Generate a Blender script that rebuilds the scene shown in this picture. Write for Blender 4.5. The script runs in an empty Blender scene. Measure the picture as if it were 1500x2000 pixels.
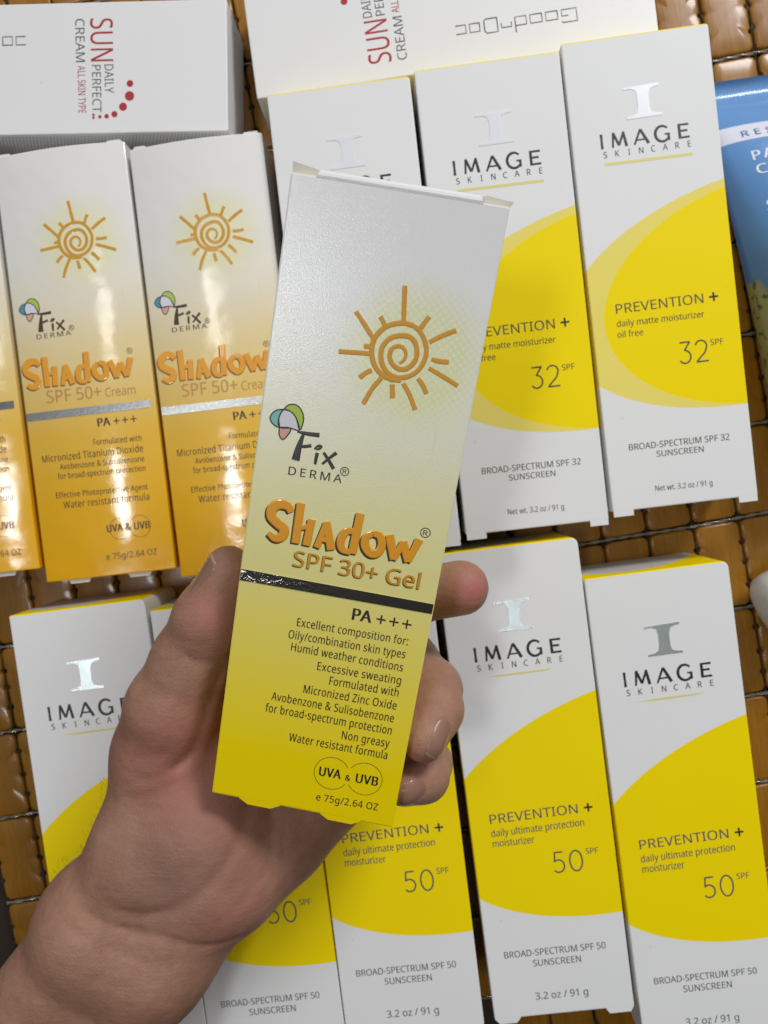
import bpy, bmesh, math, random
import numpy as np
from mathutils import Vector, Matrix
random.seed(4)
MM = 0.001
scn = bpy.context.scene
COL = scn.collection

# ------------------------------------------------------------------ camera
cam_d = bpy.data.cameras.new('camera')
cam = bpy.data.objects.new('camera', cam_d)
COL.objects.link(cam)
cam_d.sensor_fit = 'VERTICAL'
cam_d.sensor_height = 36.0
cam_d.sensor_width = 27.0
cam_d.lens = 26.0
cam.location = (0, 0, 0.300)
cam.rotation_euler = (-math.atan(50 / 1444), math.atan(50 / 1444), 0)
cam_d.clip_start = 0.01
cam_d.clip_end = 50
cam_d.dof.use_dof = True
cam_d.dof.focus_distance = 0.178
cam_d.dof.aperture_fstop = 25
scn.camera = cam
# ------------------------------------------------------------------ world, lamps
w = bpy.data.worlds.new('World')
scn.world = w
w.use_nodes = True
bg = w.node_tree.nodes['Background']
# the dim room round the table: paler walls and ceiling ahead, dark towards the viewer
_tc = w.node_tree.nodes.new('ShaderNodeTexCoord')
_sx = w.node_tree.nodes.new('ShaderNodeSeparateXYZ')
_ma = w.node_tree.nodes.new('ShaderNodeMath')
_ma.operation = 'MULTIPLY_ADD'
_ma.inputs[1].default_value = 0.5
_ma.inputs[2].default_value = 0.5
_rp = w.node_tree.nodes.new('ShaderNodeValToRGB')
w.node_tree.links.new(_tc.outputs['Generated'], _sx.inputs[0])
w.node_tree.links.new(_sx.outputs[1], _ma.inputs[0])
w.node_tree.links.new(_ma.outputs[0], _rp.inputs[0])
w.node_tree.links.new(_rp.outputs[0], bg.inputs['Color'])
for _k, (_p, _c) in enumerate([(0.22, (0.035, 0.028, 0.022)), (0.38, (0.20, 0.21, 0.19)), (0.56, (0.30, 0.31, 0.30)), (0.72, (0.92, 0.92, 0.96))]):
    if _k > 1:
        _rp.color_ramp.elements.new(_p)
    _rp.color_ramp.elements[_k].position = _p
    _rp.color_ramp.elements[_k].color = (*_c, 1)
bg.inputs['Strength'].default_value = 0.41
scn.view_settings.view_transform = 'Standard'
scn.view_settings.look = 'None'
scn.view_settings.exposure = 0.13


def lamp(name, loc, sx, sy, power, col, turn=None):
    d = bpy.data.lights.new(name, 'AREA')
    d.shape = 'RECTANGLE'
    d.size = sx
    d.size_y = sy
    d.energy = power
    d.color = col
    o = bpy.data.objects.new(name, d)
    COL.objects.link(o)
    o.location = loc
    if turn is None:
        o.rotation_euler = (-Vector(loc)).to_track_quat('-Z', 'Y').to_euler()
    else:
        o.rotation_euler = (0, 0, math.radians(turn))    # a ceiling tube facing straight down
    return o


lamp('lamp_panel_near', (-0.60, -0.13, 2.05), 0.20, 0.30, 6.6, (0.95, 0.97, 1.0), 4)
lamp('tube_lamp_side', (-0.35, -0.485, 2.05), 1.6, 0.06, 2.4, (0.95, 0.97, 1.0), 8)
lamp('lamp_panel_far', (-0.62, 0.58, 2.05), 0.18, 0.36, 2.2, (1.0, 0.96, 0.88), 4)
lamp('low_key_panel', (0.58, 0.92, 0.80), 0.36, 0.26, 10.2, (0.98, 0.98, 1.0))  # added key light, hung low so brightness falls off towards the viewer

# ------------------------------------------------------------------ helpers


def srgb(r, g, b):
    f = lambda c: (c / 255 / 12.92) if c / 255 <= 0.04045 else ((c / 255 + 0.055) / 1.055) ** 2.4
    return (f(r), f(g), f(b), 1)


def link_mesh(name, verts, faces, mat=None, parent=None, smooth=False, loc=None):
    me = bpy.data.meshes.new(name)
    me.from_pydata([tuple(v) for v in verts], [], faces)
    me.update()
    if mat is not None:
        for m in (mat if isinstance(mat, (list, tuple)) else [mat]):
            me.materials.append(m)
    if smooth:
        me.polygons.foreach_set('use_smooth', [True] * len(me.polygons))
    o = bpy.data.objects.new(name, me)
    COL.objects.link(o)
    if parent is not None:
        o.parent = parent
    if loc is not None:
        o.location = loc
    return o


def from_bm(name, bm, mat=None, parent=None, smooth=False):
    me = bpy.data.meshes.new(name)
    bm.to_mesh(me)
    bm.free()
    if mat is not None:
        for m in (mat if isinstance(mat, (list, tuple)) else [mat]):
            me.materials.append(m)
    if smooth:
        me.polygons.foreach_set('use_smooth', [True] * len(me.polygons))
    o = bpy.data.objects.new(name, me)
    COL.objects.link(o)
    if parent is not None:
        o.parent = parent
    return o


def empty(name, label, cat, group=None):
    o = bpy.data.objects.new(name, None)
    o.empty_display_size = 0.01
    COL.objects.link(o)
    o['label'] = label
    o['category'] = cat
    if group:
        o['group'] = group
    return o


class Geo:
    """collects triangles/polygons in millimetres"""

    def __init__(self):
        self.v = []
        self.f = []

    def add(self, vs, fs):
        n = len(self.v)
        self.v += [tuple(p) for p in vs]
        self.f += [tuple(i + n for i in f) for f in fs]

    def poly(self, pts, z):
        self.add([(x, y, z) for x, y in pts], [tuple(range(len(pts)))])

    def build(self, name, mat, parent, smooth=False):
        return link_mesh(name, [(x * MM, y * MM, z * MM) for x, y, z in self.v], self.f, mat, parent, smooth)


_glyph = {}
import os
try:
    SANS = bpy.data.fonts.load(os.path.join(bpy.utils.system_resource('DATAFILES'), 'fonts', 'NotoSansHebrew-Regular.woff2'))
except Exception:
    SANS = None



def text_mesh(s, bold=0.0, spacing=1.0):
    key = (s, bold, spacing)
    if key in _glyph:
        return _glyph[key]
    cu = bpy.data.curves.new('text', 'FONT')
    cu.body = s
    if SANS:
        cu.font = SANS
    cu.resolution_u = 4
    cu.offset = bold
    cu.space_character = spacing
    cu.fill_mode = 'FRONT'
    o = bpy.data.objects.new('text', cu)
    COL.objects.link(o)
    dg = bpy.context.evaluated_depsgraph_get()
    me = o.evaluated_get(dg).to_mesh()
    vs = [(v.co.x, v.co.y) for v in me.vertices]
    fs = [tuple(p.vertices) for p in me.polygons]
    o.evaluated_get(dg).to_mesh_clear()
    bpy.data.objects.remove(o)
    bpy.data.curves.remove(cu)
    _glyph[key] = (vs, fs)
    return vs, fs


CAP = max(v[1] for v in text_mesh('H')[0])


def put_text(g, s, x0, y0, x1, y1, h, bold=0.0, spacing=1.0, z=0.05):
    """text whose ink runs from (x0,y0) to (x1,y1) on its baseline, h tall"""
    if bold > 0:
        # heavier weight: the same glyphs struck again, shifted sideways and lifted a hair
        e = bold * 5.0 * h / 3.0
        k = 1.0 / max(1e-6, math.hypot(x1 - x0, y1 - y0))
        ux, uy = (x1 - x0) * k, (y1 - y0) * k
        for i, f in enumerate((-1, 0, 1)):
            put_text(g, s, x0 + ux * e * (1 + f), y0 + uy * e * (1 + f), x1 - ux * e * (1 - f), y1 - uy * e * (1 - f), h, -1.0, spacing, z + 0.003 * i)
        return
    if bold == 0.0 and h > 1.5:
        e = 0.022
        put_text(g, s, x0, y0, x1 - 2 * e, y1, h, -1.0, spacing, z)
        put_text(g, s, x0 + 2 * e, y0, x1, y1, h, -1.0, spacing, z + 0.003)
        return
    vs, fs = text_mesh(s, 0.0, spacing)
    a = min(v[0] for v in vs)
    b = max(v[0] for v in vs)
    d = Vector((x1 - x0, y1 - y0))
    L = d.length
    d.normalize()
    n = Vector((-d.y, d.x))
    sx = L / (b - a)
    sy = h / CAP
    out = []
    for x, y in vs:
        p = Vector((x0, y0)) + d * (x - a) * sx + n * y * sy
        out.append((p.x, p.y, z))
    g.add(out, fs)


def spaced(g, s, x0, y0, x1, h, z):
    """widely spaced capitals, each placed on its own"""
    n = len(s)
    for i, c in enumerate(s):
        vs, _ = text_mesh(c)
        wd = (max(v[0] for v in vs) - min(v[0] for v in vs)) * h / CAP * 0.92
        left = x0 + (x1 - x0 - 1.55) * i / (n - 1) + (1.55 - wd) / 2
        put_text(g, c, left, y0, left + wd, y0, h, 0.0, 1.0, z)


def resample(pts, n=6, closed=False):
    if len(pts) < 3:
        return [Vector(p) for p in pts]
    P = [Vector(p) for p in pts]
    out = []
    for i in range(len(P) - 1):
        p0 = P[i - 1] if i > 0 else P[0] * 2 - P[1]
        p1, p2 = P[i], P[i + 1]
        p3 = P[i + 2] if i + 2 < len(P) else P[-1] * 2 - P[-2]
        for k in range(n):
            t = k / n
            out.append(0.5 * ((2 * p1) + (p2 - p0) * t + (2 * p0 - 5 * p1 + 4 * p2 - p3) * t * t + (3 * p1 - p0 - 3 * p2 + p3) * t ** 3))
    out.append(P[-1])
    return out


def stroke(g, pts, rad, zs=0.25, z0=0.0, smooth_n=5, ring=7, jitter=0.0, dx=0.0, dy=0.0, plate=0.0):
    """a raised stroke of ink or embossing: half-round ribbon along a 2D line"""
    P = resample([(p[0] + dx, p[1] + dy) for p in pts], smooth_n)
    m = len(P)
    if not hasattr(rad, '__len__'):
        rad = [rad, rad]
    vs, fs = [], []
    for i, p in enumerate(P):
        t = (P[min(i + 1, m - 1)] - P[max(i - 1, 0)])
        t.normalize()
        n = Vector((-t.y, t.x))
        u = i / (m - 1) * (len(rad) - 1)
        k = min(int(u), len(rad) - 2)
        r = rad[k] * (1 - (u - k)) + rad[k + 1] * (u - k)
        r *= 1 + random.uniform(-jitter, jitter)
        for j in range(ring):
            a = math.pi * j / (ring - 1)
            q = p + n * (r * math.cos(a))
            vs.append((q.x, q.y, (z0 + (plate * min(1.0, 2.0 * math.sin(a)) if plate else r * zs * math.sin(a) ** 0.6)) if 0 < j < ring - 1 else z0))
    for i in range(m - 1):
        for j in range(ring - 1):
            a = i * ring + j
            fs.append((a, a + 1, a + ring + 1, a + ring))
    fs.append(tuple(range(ring)))
    fs.append(tuple(reversed(range((m - 1) * ring, m * ring))))
    g.add(vs, fs)


# ------------------------------------------------------------------ node helpers
class NT:
    def __init__(self, name):
        self.m = bpy.data.materials.new(name)
        self.m.use_nodes = True
        self.t = self.m.node_tree
        self.b = self.t.nodes['Principled BSDF']
        self.out = self.t.nodes['Material Output']

    def n(self, typ, **kw):
        nd = self.t.nodes.new(typ)
        for k, v in kw.items():
            setattr(nd, k, v)
        return nd

    def l(self, a, b):
        self.t.links.new(a, b)

    def val(self, s, v):
        if hasattr(v, 'is_linked') or isinstance(v, bpy.types.NodeSocket):
            self.l(v, s)
        else:
            s.default_value = v

    def math(self, op, a, b=0.0, c=0.0, clamp=False):
        nd = self.n('ShaderNodeMath', operation=op, use_clamp=clamp)
        self.val(nd.inputs[0], a)
        self.val(nd.inputs[1], b)
        self.val(nd.inputs[2], c)
        return nd.outputs[0]

    def step(self, a, edge, soft):
        """0 below edge, 1 above, soft ramp"""
        return self.math('MULTIPLY_ADD', a, 1 / soft, 0.5 - edge / soft, clamp=True)

    def mix(self, fac, a, b):
        nd = self.n('ShaderNodeMix', data_type='RGBA')
        self.val(nd.inputs[0], fac)
        self.val(nd.inputs[6], a)
        self.val(nd.inputs[7], b)
        return nd.outputs[2]

    def coords(self, scale=1000.0):
        tc = self.n('ShaderNodeTexCoord')
        mp = self.n('ShaderNodeVectorMath', operation='SCALE')
        self.l(tc.outputs['Object'], mp.inputs[0])
        mp.inputs['Scale'].default_value = scale
        sp = self.n('ShaderNodeSeparateXYZ')
        self.l(mp.outputs[0], sp.inputs[0])
        return mp.outputs[0], sp.outputs[0], sp.outputs[1], sp.outputs[2]

    def noise(self, vec, scale, detail=2.0, rough=0.5, dist=0.0):
        nd = self.n('ShaderNodeTexNoise')
        self.l(vec, nd.inputs['Vector'])
        nd.inputs['Scale'].default_value = scale
        nd.inputs['Detail'].default_value = detail
        nd.inputs['Roughness'].default_value = rough
        nd.inputs['Distortion'].default_value = dist
        return nd.outputs[0]

    def bump(self, hs, dist=1.0, strength=1.0, prev=None):
        nd = self.n('ShaderNodeBump')
        nd.inputs['Strength'].default_value = strength
        nd.inputs['Distance'].default_value = dist
        self.l(hs, nd.inputs['Height'])
        if prev is not None:
            self.l(prev, nd.inputs['Normal'])
        return nd.outputs[0]

    def ramp(self, fac, stops, interp='LINEAR'):
        nd = self.n('ShaderNodeValToRGB')
        nd.color_ramp.interpolation = interp
        cr = nd.color_ramp
        while len(cr.elements) < len(stops):
            cr.elements.new(0.5)
        for e, (p, c) in zip(cr.elements, stops):
            e.position = p
            e.color = (*c[:3], 1)
        self.l(fac, nd.inputs[0])
        return nd.outputs[0]

    def set(self, **kw):
        for k, v in kw.items():
            self.val(self.b.inputs[k.replace('_', ' ')], v)
        return self


def plain(name, col, rough=0.5, metal=0.0, bump_scale=0.0, bump_d=0.00002, coat=0.0):
    t = NT(name)
    vec, x, y, z = t.coords()
    nz = t.noise(vec, 0.35, 3)
    c = t.mix(t.math('MULTIPLY', nz, 0.25), (*col[:3], 1), tuple(c * 0.82 for c in col[:3]) + (1,))
    t.set(Base_Color=c, Roughness=rough, Metallic=metal)
    t.b.inputs['Coat Weight'].default_value = coat
    if bump_scale:
        t.l(t.bump(t.noise(vec, bump_scale, 2), bump_d), t.b.inputs['Normal'])
    return t.m


WHITE = (0.80, 0.80, 0.79, 1)


def specks(t, vec, col, amount=0.35):
    vo = t.n('ShaderNodeTexVoronoi')
    t.l(vec, vo.inputs['Vector'])
    vo.inputs['Scale'].default_value = 0.085
    d = t.math('SUBTRACT', 1.0, t.step(vo.outputs['Distance'], 0.022, 0.02))
    sc = t.n('ShaderNodeTexNoise')
    mp = t.n('ShaderNodeMapping')
    t.l(vec, mp.inputs[0])
    mp.inputs['Rotation'].default_value = (0, 0, 0.7)
    mp.inputs['Scale'].default_value = (1.0, 0.03, 1.0)
    t.l(mp.outputs[0], sc.inputs['Vector'])
    sc.inputs['Scale'].default_value = 0.9
    sc.inputs['Detail'].default_value = 2
    sm = t.step(t.noise(vec, 0.05, 2), 0.62, 0.1)
    line = t.math('MULTIPLY', t.step(sc.outputs[0], 0.72, 0.03), sm)
    c = t.mix(t.math('MULTIPLY', d, amount), col, (0.22, 0.20, 0.17, 1))
    return t.mix(t.math('MULTIPLY', line, 0.16), c, (0.45, 0.43, 0.40, 1))


def card_bump(t, vec, fine=3.0, fine_d=0.00001, wave_d=0.0006, coat=0.3, coat_r=0.2):
    """paper-board relief: fine grain over a slight bowing of the panel"""
    n1 = t.bump(t.noise(vec, 0.018, 1), wave_d)
    n2 = t.bump(t.noise(vec, fine, 2), fine_d, prev=n1)
    t.l(n2, t.b.inputs['Normal'])
    t.b.inputs['Coat Weight'].default_value = coat
    t.b.inputs['Coat Roughness'].default_value = coat_r


def conic(t, x, y, k):
    A, B, C_, D, E_ = k
    X = t.math('DIVIDE', x, 25.0)
    Y = t.math('DIVIDE', y, 25.0)
    s = t.math('MULTIPLY', t.math('MULTIPLY', X, X), A)
    s = t.math('ADD', s, t.math('MULTIPLY', t.math('MULTIPLY', X, Y), B))
    s = t.math('ADD', s, t.math('MULTIPLY', t.math('MULTIPLY', Y, Y), C_))
    s = t.math('ADD', s, t.math('MULTIPLY', X, D))
    s = t.math('ADD', s, t.math('MULTIPLY', Y, E_))
    s = t.math('ADD', s, 1.0)
    return t.step(s, 0.0, 0.02)


YEL = (0.92, 0.71, 0.0, 1)
PALE = (0.84, 0.71, 0.16, 1)


def image_mat(kind, L, T):
    """white board with the yellow sun disc and the yellow sweep on the lid"""
    t = NT('white_board_with_yellow_disc_' + kind)
    vec, x, y, z = t.coords()
    lum = t.noise(vec, 0.03, 2)
    white = t.mix(t.math('MULTIPLY', lum, 0.5), WHITE, (0.74, 0.745, 0.74, 1))
    if kind == 'matte':
        o = conic(t, x, y, (-0.1962, 0.1642, -0.6234, 0.6406, -0.6432))
        i = conic(t, x, y, (-0.3657, 0.1849, -0.9269, 1.3049, -1.0019))
        c = t.mix(o, white, PALE)
        c = t.mix(i, c, YEL)
    else:
        o = conic(t, x, y, (-0.1837, 0.1943, -0.5789, 0.6367, -0.6247))
        c = t.mix(o, white, YEL)
    # the disc is printed on the front panel and runs a little over the fold
    fr = t.step(z, T - 12.0, 0.3)
    c = t.mix(fr, white, c)
    # lid: yellow sweep along the front edge, wider towards both ends
    lid = t.step(y, L / 2 - 0.45, 0.1)
    s = t.math('DIVIDE', x, 25.0)
    wdt = t.math('MULTIPLY_ADD', t.math('MULTIPLY', s, s), 15.0, 6.0)
    wdt = t.math('ADD', wdt, t.math('MULTIPLY', s, 9.0 if kind == 'ultimate' else 0.5))
    lz = t.step(t.math('SUBTRACT', z, t.math('SUBTRACT', T, wdt)), 0.0, 0.25)
    c = t.mix(lid, c, t.mix(lz, (0.55, 0.55, 0.55, 1), YEL))
    c = specks(t, vec, c)
    t.set(Base_Color=c, Roughness=0.5)
    card_bump(t, vec, 2.6, 0.000012, 0.0004, 0.10, 0.32)
    t.b.inputs['Specular IOR Level'].default_value = 0.12
    return t.m


def derma_mat(kind, L):
    """pearly white running into yellow, with the dotted glow behind the sun"""
    t = NT('white_to_yellow_board_' + kind)
    vec, x, y, z = t.coords()
    f = t.math('MULTIPLY_ADD', y, 1 / L, 0.5, clamp=True)
    if kind == 'gel':
        st = [(-79, (0.92, 0.69, 0.0)), (-62, (0.91, 0.70, 0.0)), (-45, (0.87, 0.705, 0.05)), (-25, (0.83, 0.71, 0.15)),
              (-12, (0.79, 0.72, 0.28)), (5, (0.785, 0.745, 0.38)), (20, (0.78, 0.76, 0.54)), (38, (0.78, 0.775, 0.69)), (55, (0.79, 0.785, 0.775))]
        sx, sy = 5.3, 42.5
        glow_c = (0.70, 0.705, 0.25)
    else:
        st = [(-79, (0.82, 0.42, 0.002)), (-50, (0.81, 0.44, 0.012)), (-25, (0.80, 0.49, 0.06)), (-8, (0.80, 0.585, 0.20)),
              (8, (0.80, 0.66, 0.36)), (22, (0.80, 0.73, 0.56)), (38, (0.79, 0.77, 0.70)), (58, (0.78, 0.77, 0.74))]
        sx, sy = 2.0, 44.6
        glow_c = (0.78, 0.74, 0.36)
    base = t.ramp(f, [((p + L / 2) / L, c) for p, c in st])
    dx = t.math('SUBTRACT', x, sx + (4.0 if kind == 'gel' else 1.5))
    dy = t.math('SUBTRACT', y, sy)
    r = t.math('SQRT', t.math('ADD', t.math('MULTIPLY', dx, dx), t.math('MULTIPLY', dy, dy)))
    glow = t.math('SUBTRACT', 1.0, t.math('DIVIDE', r, 20.0), clamp=True)
    glow = t.math('MULTIPLY', glow, 2.1, clamp=True)
    # diamond lattice of dots
    p = 0.92
    a1 = t.math('MULTIPLY', t.math('ADD', x, y), math.pi / p)
    a2 = t.math('MULTIPLY', t.math('SUBTRACT', x, y), math.pi / p)
    lat = t.math('ADD', t.math('SINE', a1), t.math('SINE', a2))
    thr = t.math('MULTIPLY_ADD', glow, -1.5, 1.5)
    dots = t.step(t.math('SUBTRACT', lat, thr), -0.5, 1.0)
    fac = t.math('MULTIPLY', t.math('MULTIPLY', glow, 0.72), t.math('MULTIPLY_ADD', dots, 0.62, 0.38))
    fr = t.step(t.math('ABSOLUTE', x), 23.9, 0.1)
    fac = t.math('MULTIPLY', fac, t.math('SUBTRACT', 1.0, fr))
    c = t.mix(fac, base, (*glow_c, 1))
    c = specks(t, vec, c)
    t.set(Base_Color=c, Roughness=0.42)
    if kind == 'gel':
        n1 = t.bump(t.noise(vec, 0.02, 1), 0.00015)
        n2 = t.bump(t.noise(vec, 2.8, 2, 0.55), 0.00004, prev=n1)
        t.l(n2, t.b.inputs['Normal'])
        t.l(n2, t.b.inputs['Coat Normal'])
        t.b.inputs['Coat Weight'].default_value = 0.75
        t.b.inputs['Coat Roughness'].default_value = 0.17
        t.b.inputs['Roughness'].default_value = 0.4
        t.b.inputs['Specular IOR Level'].default_value = 0.15
    else:
        bow = t.math('ADD', t.math('MULTIPLY', t.math('MULTIPLY', x, x), -1.0), t.math('MULTIPLY', t.math('MULTIPLY', y, y), -0.08))
        n0 = t.bump(bow, 0.0000042)      # the panels bulge a little over the tube inside
        n1 = t.bump(t.noise(vec, 0.05, 2), 0.0005, prev=n0)
        n2 = t.bump(t.noise(vec, 1.2, 3, 0.6), 0.00002, prev=n1)
        t.l(n2, t.b.inputs['Normal'])
        t.l(n2, t.b.inputs['Coat Normal'])
        t.b.inputs['Coat Weight'].default_value = 0.9
        t.b.inputs['Coat Roughness'].default_value = 0.10
        t.b.inputs['Specular IOR Level'].default_value = 0.15
    return t.m


def foil_mat(name, col=(0.82, 0.83, 0.85), rough=0.16, crinkle=0.0001):
    t = NT(name)
    vec, x, y, z = t.coords()
    t.set(Base_Color=(*col, 1), Metallic=1.0, Roughness=rough)
    hgt = t.noise(vec, 0.55, 3, 0.55, 1.5)
    if crinkle > 0.0001:
        # pressed foil, rubbed and creased towards its left end
        left = t.math('MULTIPLY_ADD', x, -1 / 36.0, 0.22, clamp=True)
        fine = t.noise(vec, 0.42, 3, 0.55, 2.5)
        hgt = t.math('MULTIPLY', fine, t.math('MULTIPLY_ADD', left, 0.85, 0.012))
    t.l(t.bump(hgt, crinkle), t.b.inputs['Normal'])
    return t.m


INK = plain('black_ink', (0.022, 0.020, 0.020), 0.42)
INK_GREY = plain('grey_ink', (0.10, 0.10, 0.105), 0.5)
INK_DARK = plain('dark_green_ink', (0.085, 0.080, 0.035), 0.5)
INK_BROWN = plain('brown_ink', (0.06, 0.028, 0.012), 0.5)
INK_RED = plain('red_ink', (0.42, 0.025, 0.03), 0.5)
ORANGE = plain('orange_ink', (0.62, 0.29, 0.004), 0.45)
ORANGE_GLOSS = plain('glossy_orange_varnish', (0.78, 0.33, 0.002), 0.4, coat=0.35)
AMBER_INK = plain('amber_ink', (0.62, 0.31, 0.008), 0.4, coat=0.2)
TEAL = plain('teal_ink', (0.22, 0.50, 0.46), 0.5)
BLUE_TEAL = plain('deep_teal_ink', (0.05, 0.28, 0.36), 0.5)
GREEN = plain('lime_ink', (0.42, 0.55, 0.06), 0.5)
PINK = plain('salmon_ink', (0.66, 0.37, 0.28), 0.5)
LOGO_W = plain('white_ink', (0.68, 0.67, 0.72), 0.5)
FOIL = foil_mat('silver_foil', (0.72, 0.69, 0.66), 0.08, 0.00016)
FOIL_DULL = foil_mat('dull_silver_foil', (0.36, 0.37, 0.365), 0.24, 0.00003)
FOIL_SOFT = foil_mat('foil_painted_reflection', (0.82, 0.83, 0.87), 0.3, 0.00001)
FOIL_SOFT.node_tree.nodes['Principled BSDF'].inputs['Metallic'].default_value = 0.22  # mostly diffuse: the bright ceiling's reflection is put into the pale base colour
FOIL_BRIGHT = foil_mat('bright_foil', (0.84, 0.92, 0.91), 0.27, 0.00003)
FOIL_BRIGHT.node_tree.nodes['Principled BSDF'].inputs['Metallic'].default_value = 0.85
BOARD_RAW = plain('uncoated_board', (0.62, 0.58, 0.47), 0.8, bump_scale=2.0)
BOARD_WHITE = plain('white_board_edge', (0.72, 0.71, 0.68), 0.6)
PALE_LINE = plain('pale_yellow_ink', (0.74, 0.66, 0.22), 0.5)

# ------------------------------------------------------------------ carton bodies (origin: centre of the back panel)


def carton_body(name, W, L, T, mat, parent, tabs_low=(), tabs_up=(), inset=0.0, r_tr=0.6, r_tl=0.6, top_sag=0.0, bev=0.45):
    """box with folded edges. tabs: (x0, x1, length, slope) board ends standing past the end panel"""
    y0, y1 = -L / 2 + inset, L / 2
    out = []
    out.append((-W / 2, y0))
    out.append((W / 2, y0))
    for k in range(5):
        a = k / 4 * math.pi / 2
        out.append((W / 2 - r_tr + r_tr * math.cos(a), y1 - r_tr + r_tr * math.sin(a)))
    n = 9
    for k in range(1, n):
        u = k / n
        out.append((W / 2 - r_tr + (-W + r_tr + r_tl) * u, y1 + top_sag * math.sin(math.pi * u)))
    for k in range(5):
        a = math.pi / 2 + k / 4 * math.pi / 2
        out.append((-W / 2 + r_tl + r_tl * math.cos(a), y1 - r_tl + r_tl * math.sin(a)))
    bm = bmesh.new()
    lo = [bm.verts.new((x * MM, y * MM, 0)) for x, y in out]
    hi = [bm.verts.new((x * MM, y * MM, T * MM)) for x, y in out]
    bm.faces.new(hi)
    bm.faces.new(list(reversed(lo)))
    m = len(out)
    for i in range(m):
        bm.faces.new((lo[i], lo[(i + 1) % m], hi[(i + 1) % m], hi[i]))
    bm.normal_update()
    sharp = [e for e in bm.edges if e.calc_face_angle(0) > 0.6]
    bmesh.ops.bevel(bm, geom=sharp, offset=bev * MM, segments=2, affect='EDGES', profile=0.6)
    bmesh.ops.recalc_face_normals(bm, faces=bm.faces)
    for f in bm.faces:
        f.smooth = False
    th = 0.45

    def tab(x0, x1, ya, ln, sg, slope):
        zt, zb = T - 0.02, T - th
        s = slope
        pts = [(x0, ya - sg * 2.0), (x1, ya - sg * 2.0), (x1, ya), (x1 - s, ya + sg * ln), (x0 + s, ya + sg * ln), (x0, ya)]
        if sg < 0:
            pts = [(x0, ya + 2.0), (x0, ya), (x0 + s, ya - ln), (x1 - s, ya - ln), (x1, ya), (x1, ya + 2.0)]
        a = [bm.verts.new((x * MM, y * MM, zt * MM)) for x, y in pts]
        b = [bm.verts.new((x * MM, y * MM, zb * MM)) for x, y in pts]
        fs = [bm.faces.new(a), bm.faces.new(list(reversed(b)))]
        for i in range(len(a)):
            fs.append(bm.faces.new((b[i], b[(i + 1) % len(a)], a[(i + 1) % len(a)], a[i])))
        bmesh.ops.recalc_face_normals(bm, faces=fs)
    for x0, x1, ln, s in tabs_low:
        tab(x0, x1, y0, ln, -1, s)
    for x0, x1, ln, s in tabs_up:
        tab(x0, x1, y1, ln, 1, s)
    return from_bm(name, bm, mat, parent)


def small_slab(g, pts, z0, z1):
    n = len(pts)
    vs = [(x, y, z1) for x, y in pts] + [(x, y, z0) for x, y in pts]
    fs = [tuple(range(n)), tuple(reversed(range(n, 2 * n)))]
    for i in range(n):
        j = (i + 1) % n
        fs.append((i, i + n, j + n, j))
    g.add(vs, fs)


# ------------------------------------------------------------------ shared drawings (mm on the front panel)
SUN_RAYS = [[(4.46, 57.36), (4.93, 53.78), (5.48, 49.65)], [(10.99, 51.64), (10.24, 50.31), (9.52, 48.75)], [(17.44, 49.64), (14.62, 48.03), (11.97, 46.15)], [(13.12, 42.52), (15.15, 42.36), (17.12, 42.54)], [(12.83, 40.51), (16.49, 39.13), (20.03, 37.64)], [(10.8, 37.79), (12.2, 36.43), (13.36, 34.73)], [(7.69, 36.18), (9.63, 33.75), (11.43, 30.68)], [(5.27, 35.53), (5.56, 34.07), (5.79, 32.45)], [(2.56, 36.57), (0.77, 33.52), (-0.61, 30.01)], [(0.16, 37.92), (-1.08, 37.12), (-2.39, 35.75)], [(-0.77, 41.48), (-4.01, 41.19), (-7.99, 40.79)], [(-0.14, 42.9), (-1.27, 43.02), (-2.5, 42.82)], [(-0.54, 44.7), (-2.99, 47.47), (-5.51, 50.11)], [(1.41, 48.08), (0.85, 49.05), (0.11, 49.9)]]
SUN_SPIRAL = [(6.1, 40.48), (6.97, 41.27), (7.21, 42.78), (6.36, 43.96), (4.98, 44.13), (3.83, 43.21), (3.63, 41.7), (4.38, 40.2), (5.9, 39.26), (7.64, 39.4), (9.15, 40.89), (9.69, 42.94), (8.98, 45.27), (7.41, 46.57), (5.17, 46.5), (3.09, 45.53), (1.75, 43.61), (1.67, 41.38), (2.46, 39.29), (4.15, 37.68), (6.25, 37.24), (8.65, 37.93), (10.62, 39.65), (11.56, 42.02), (11.66, 44.24), (10.62, 46.75), (8.79, 48.64), (6.44, 49.32), (4.24, 49.06), (1.92, 48.01), (0.15, 46.03), (-0.63, 43.71), (-0.35, 41.05), (0.83, 38.77), (2.7, 37.25), (4.83, 36.6), (7.08, 36.78)]
LOGO_WHITE = [(-18.73, 25.67), (-17.04, 25.45), (-15.56, 24.16), (-14.41, 21.51), (-16.51, 21.62), (-19.19, 21.37), (-19.6, 23.21), (-19.28, 24.71)]
LOGO_GREEN = [(-18.65, 25.79), (-17.76, 26.86), (-16.25, 27.22), (-14.8, 26.44), (-13.88, 24.7), (-13.88, 22.9), (-14.41, 21.51), (-15.56, 24.16), (-17.04, 25.45)]
LOGO_TEAL = [(-18.73, 25.67), (-20.62, 25.05), (-21.69, 23.27), (-20.77, 21.88), (-19.19, 21.37), (-19.6, 23.21), (-19.28, 24.71)]
LOGO_PINK = [(-19.19, 21.37), (-16.51, 21.62), (-17.04, 19.76), (-18.09, 18.65), (-19.02, 19.68)]
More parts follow.
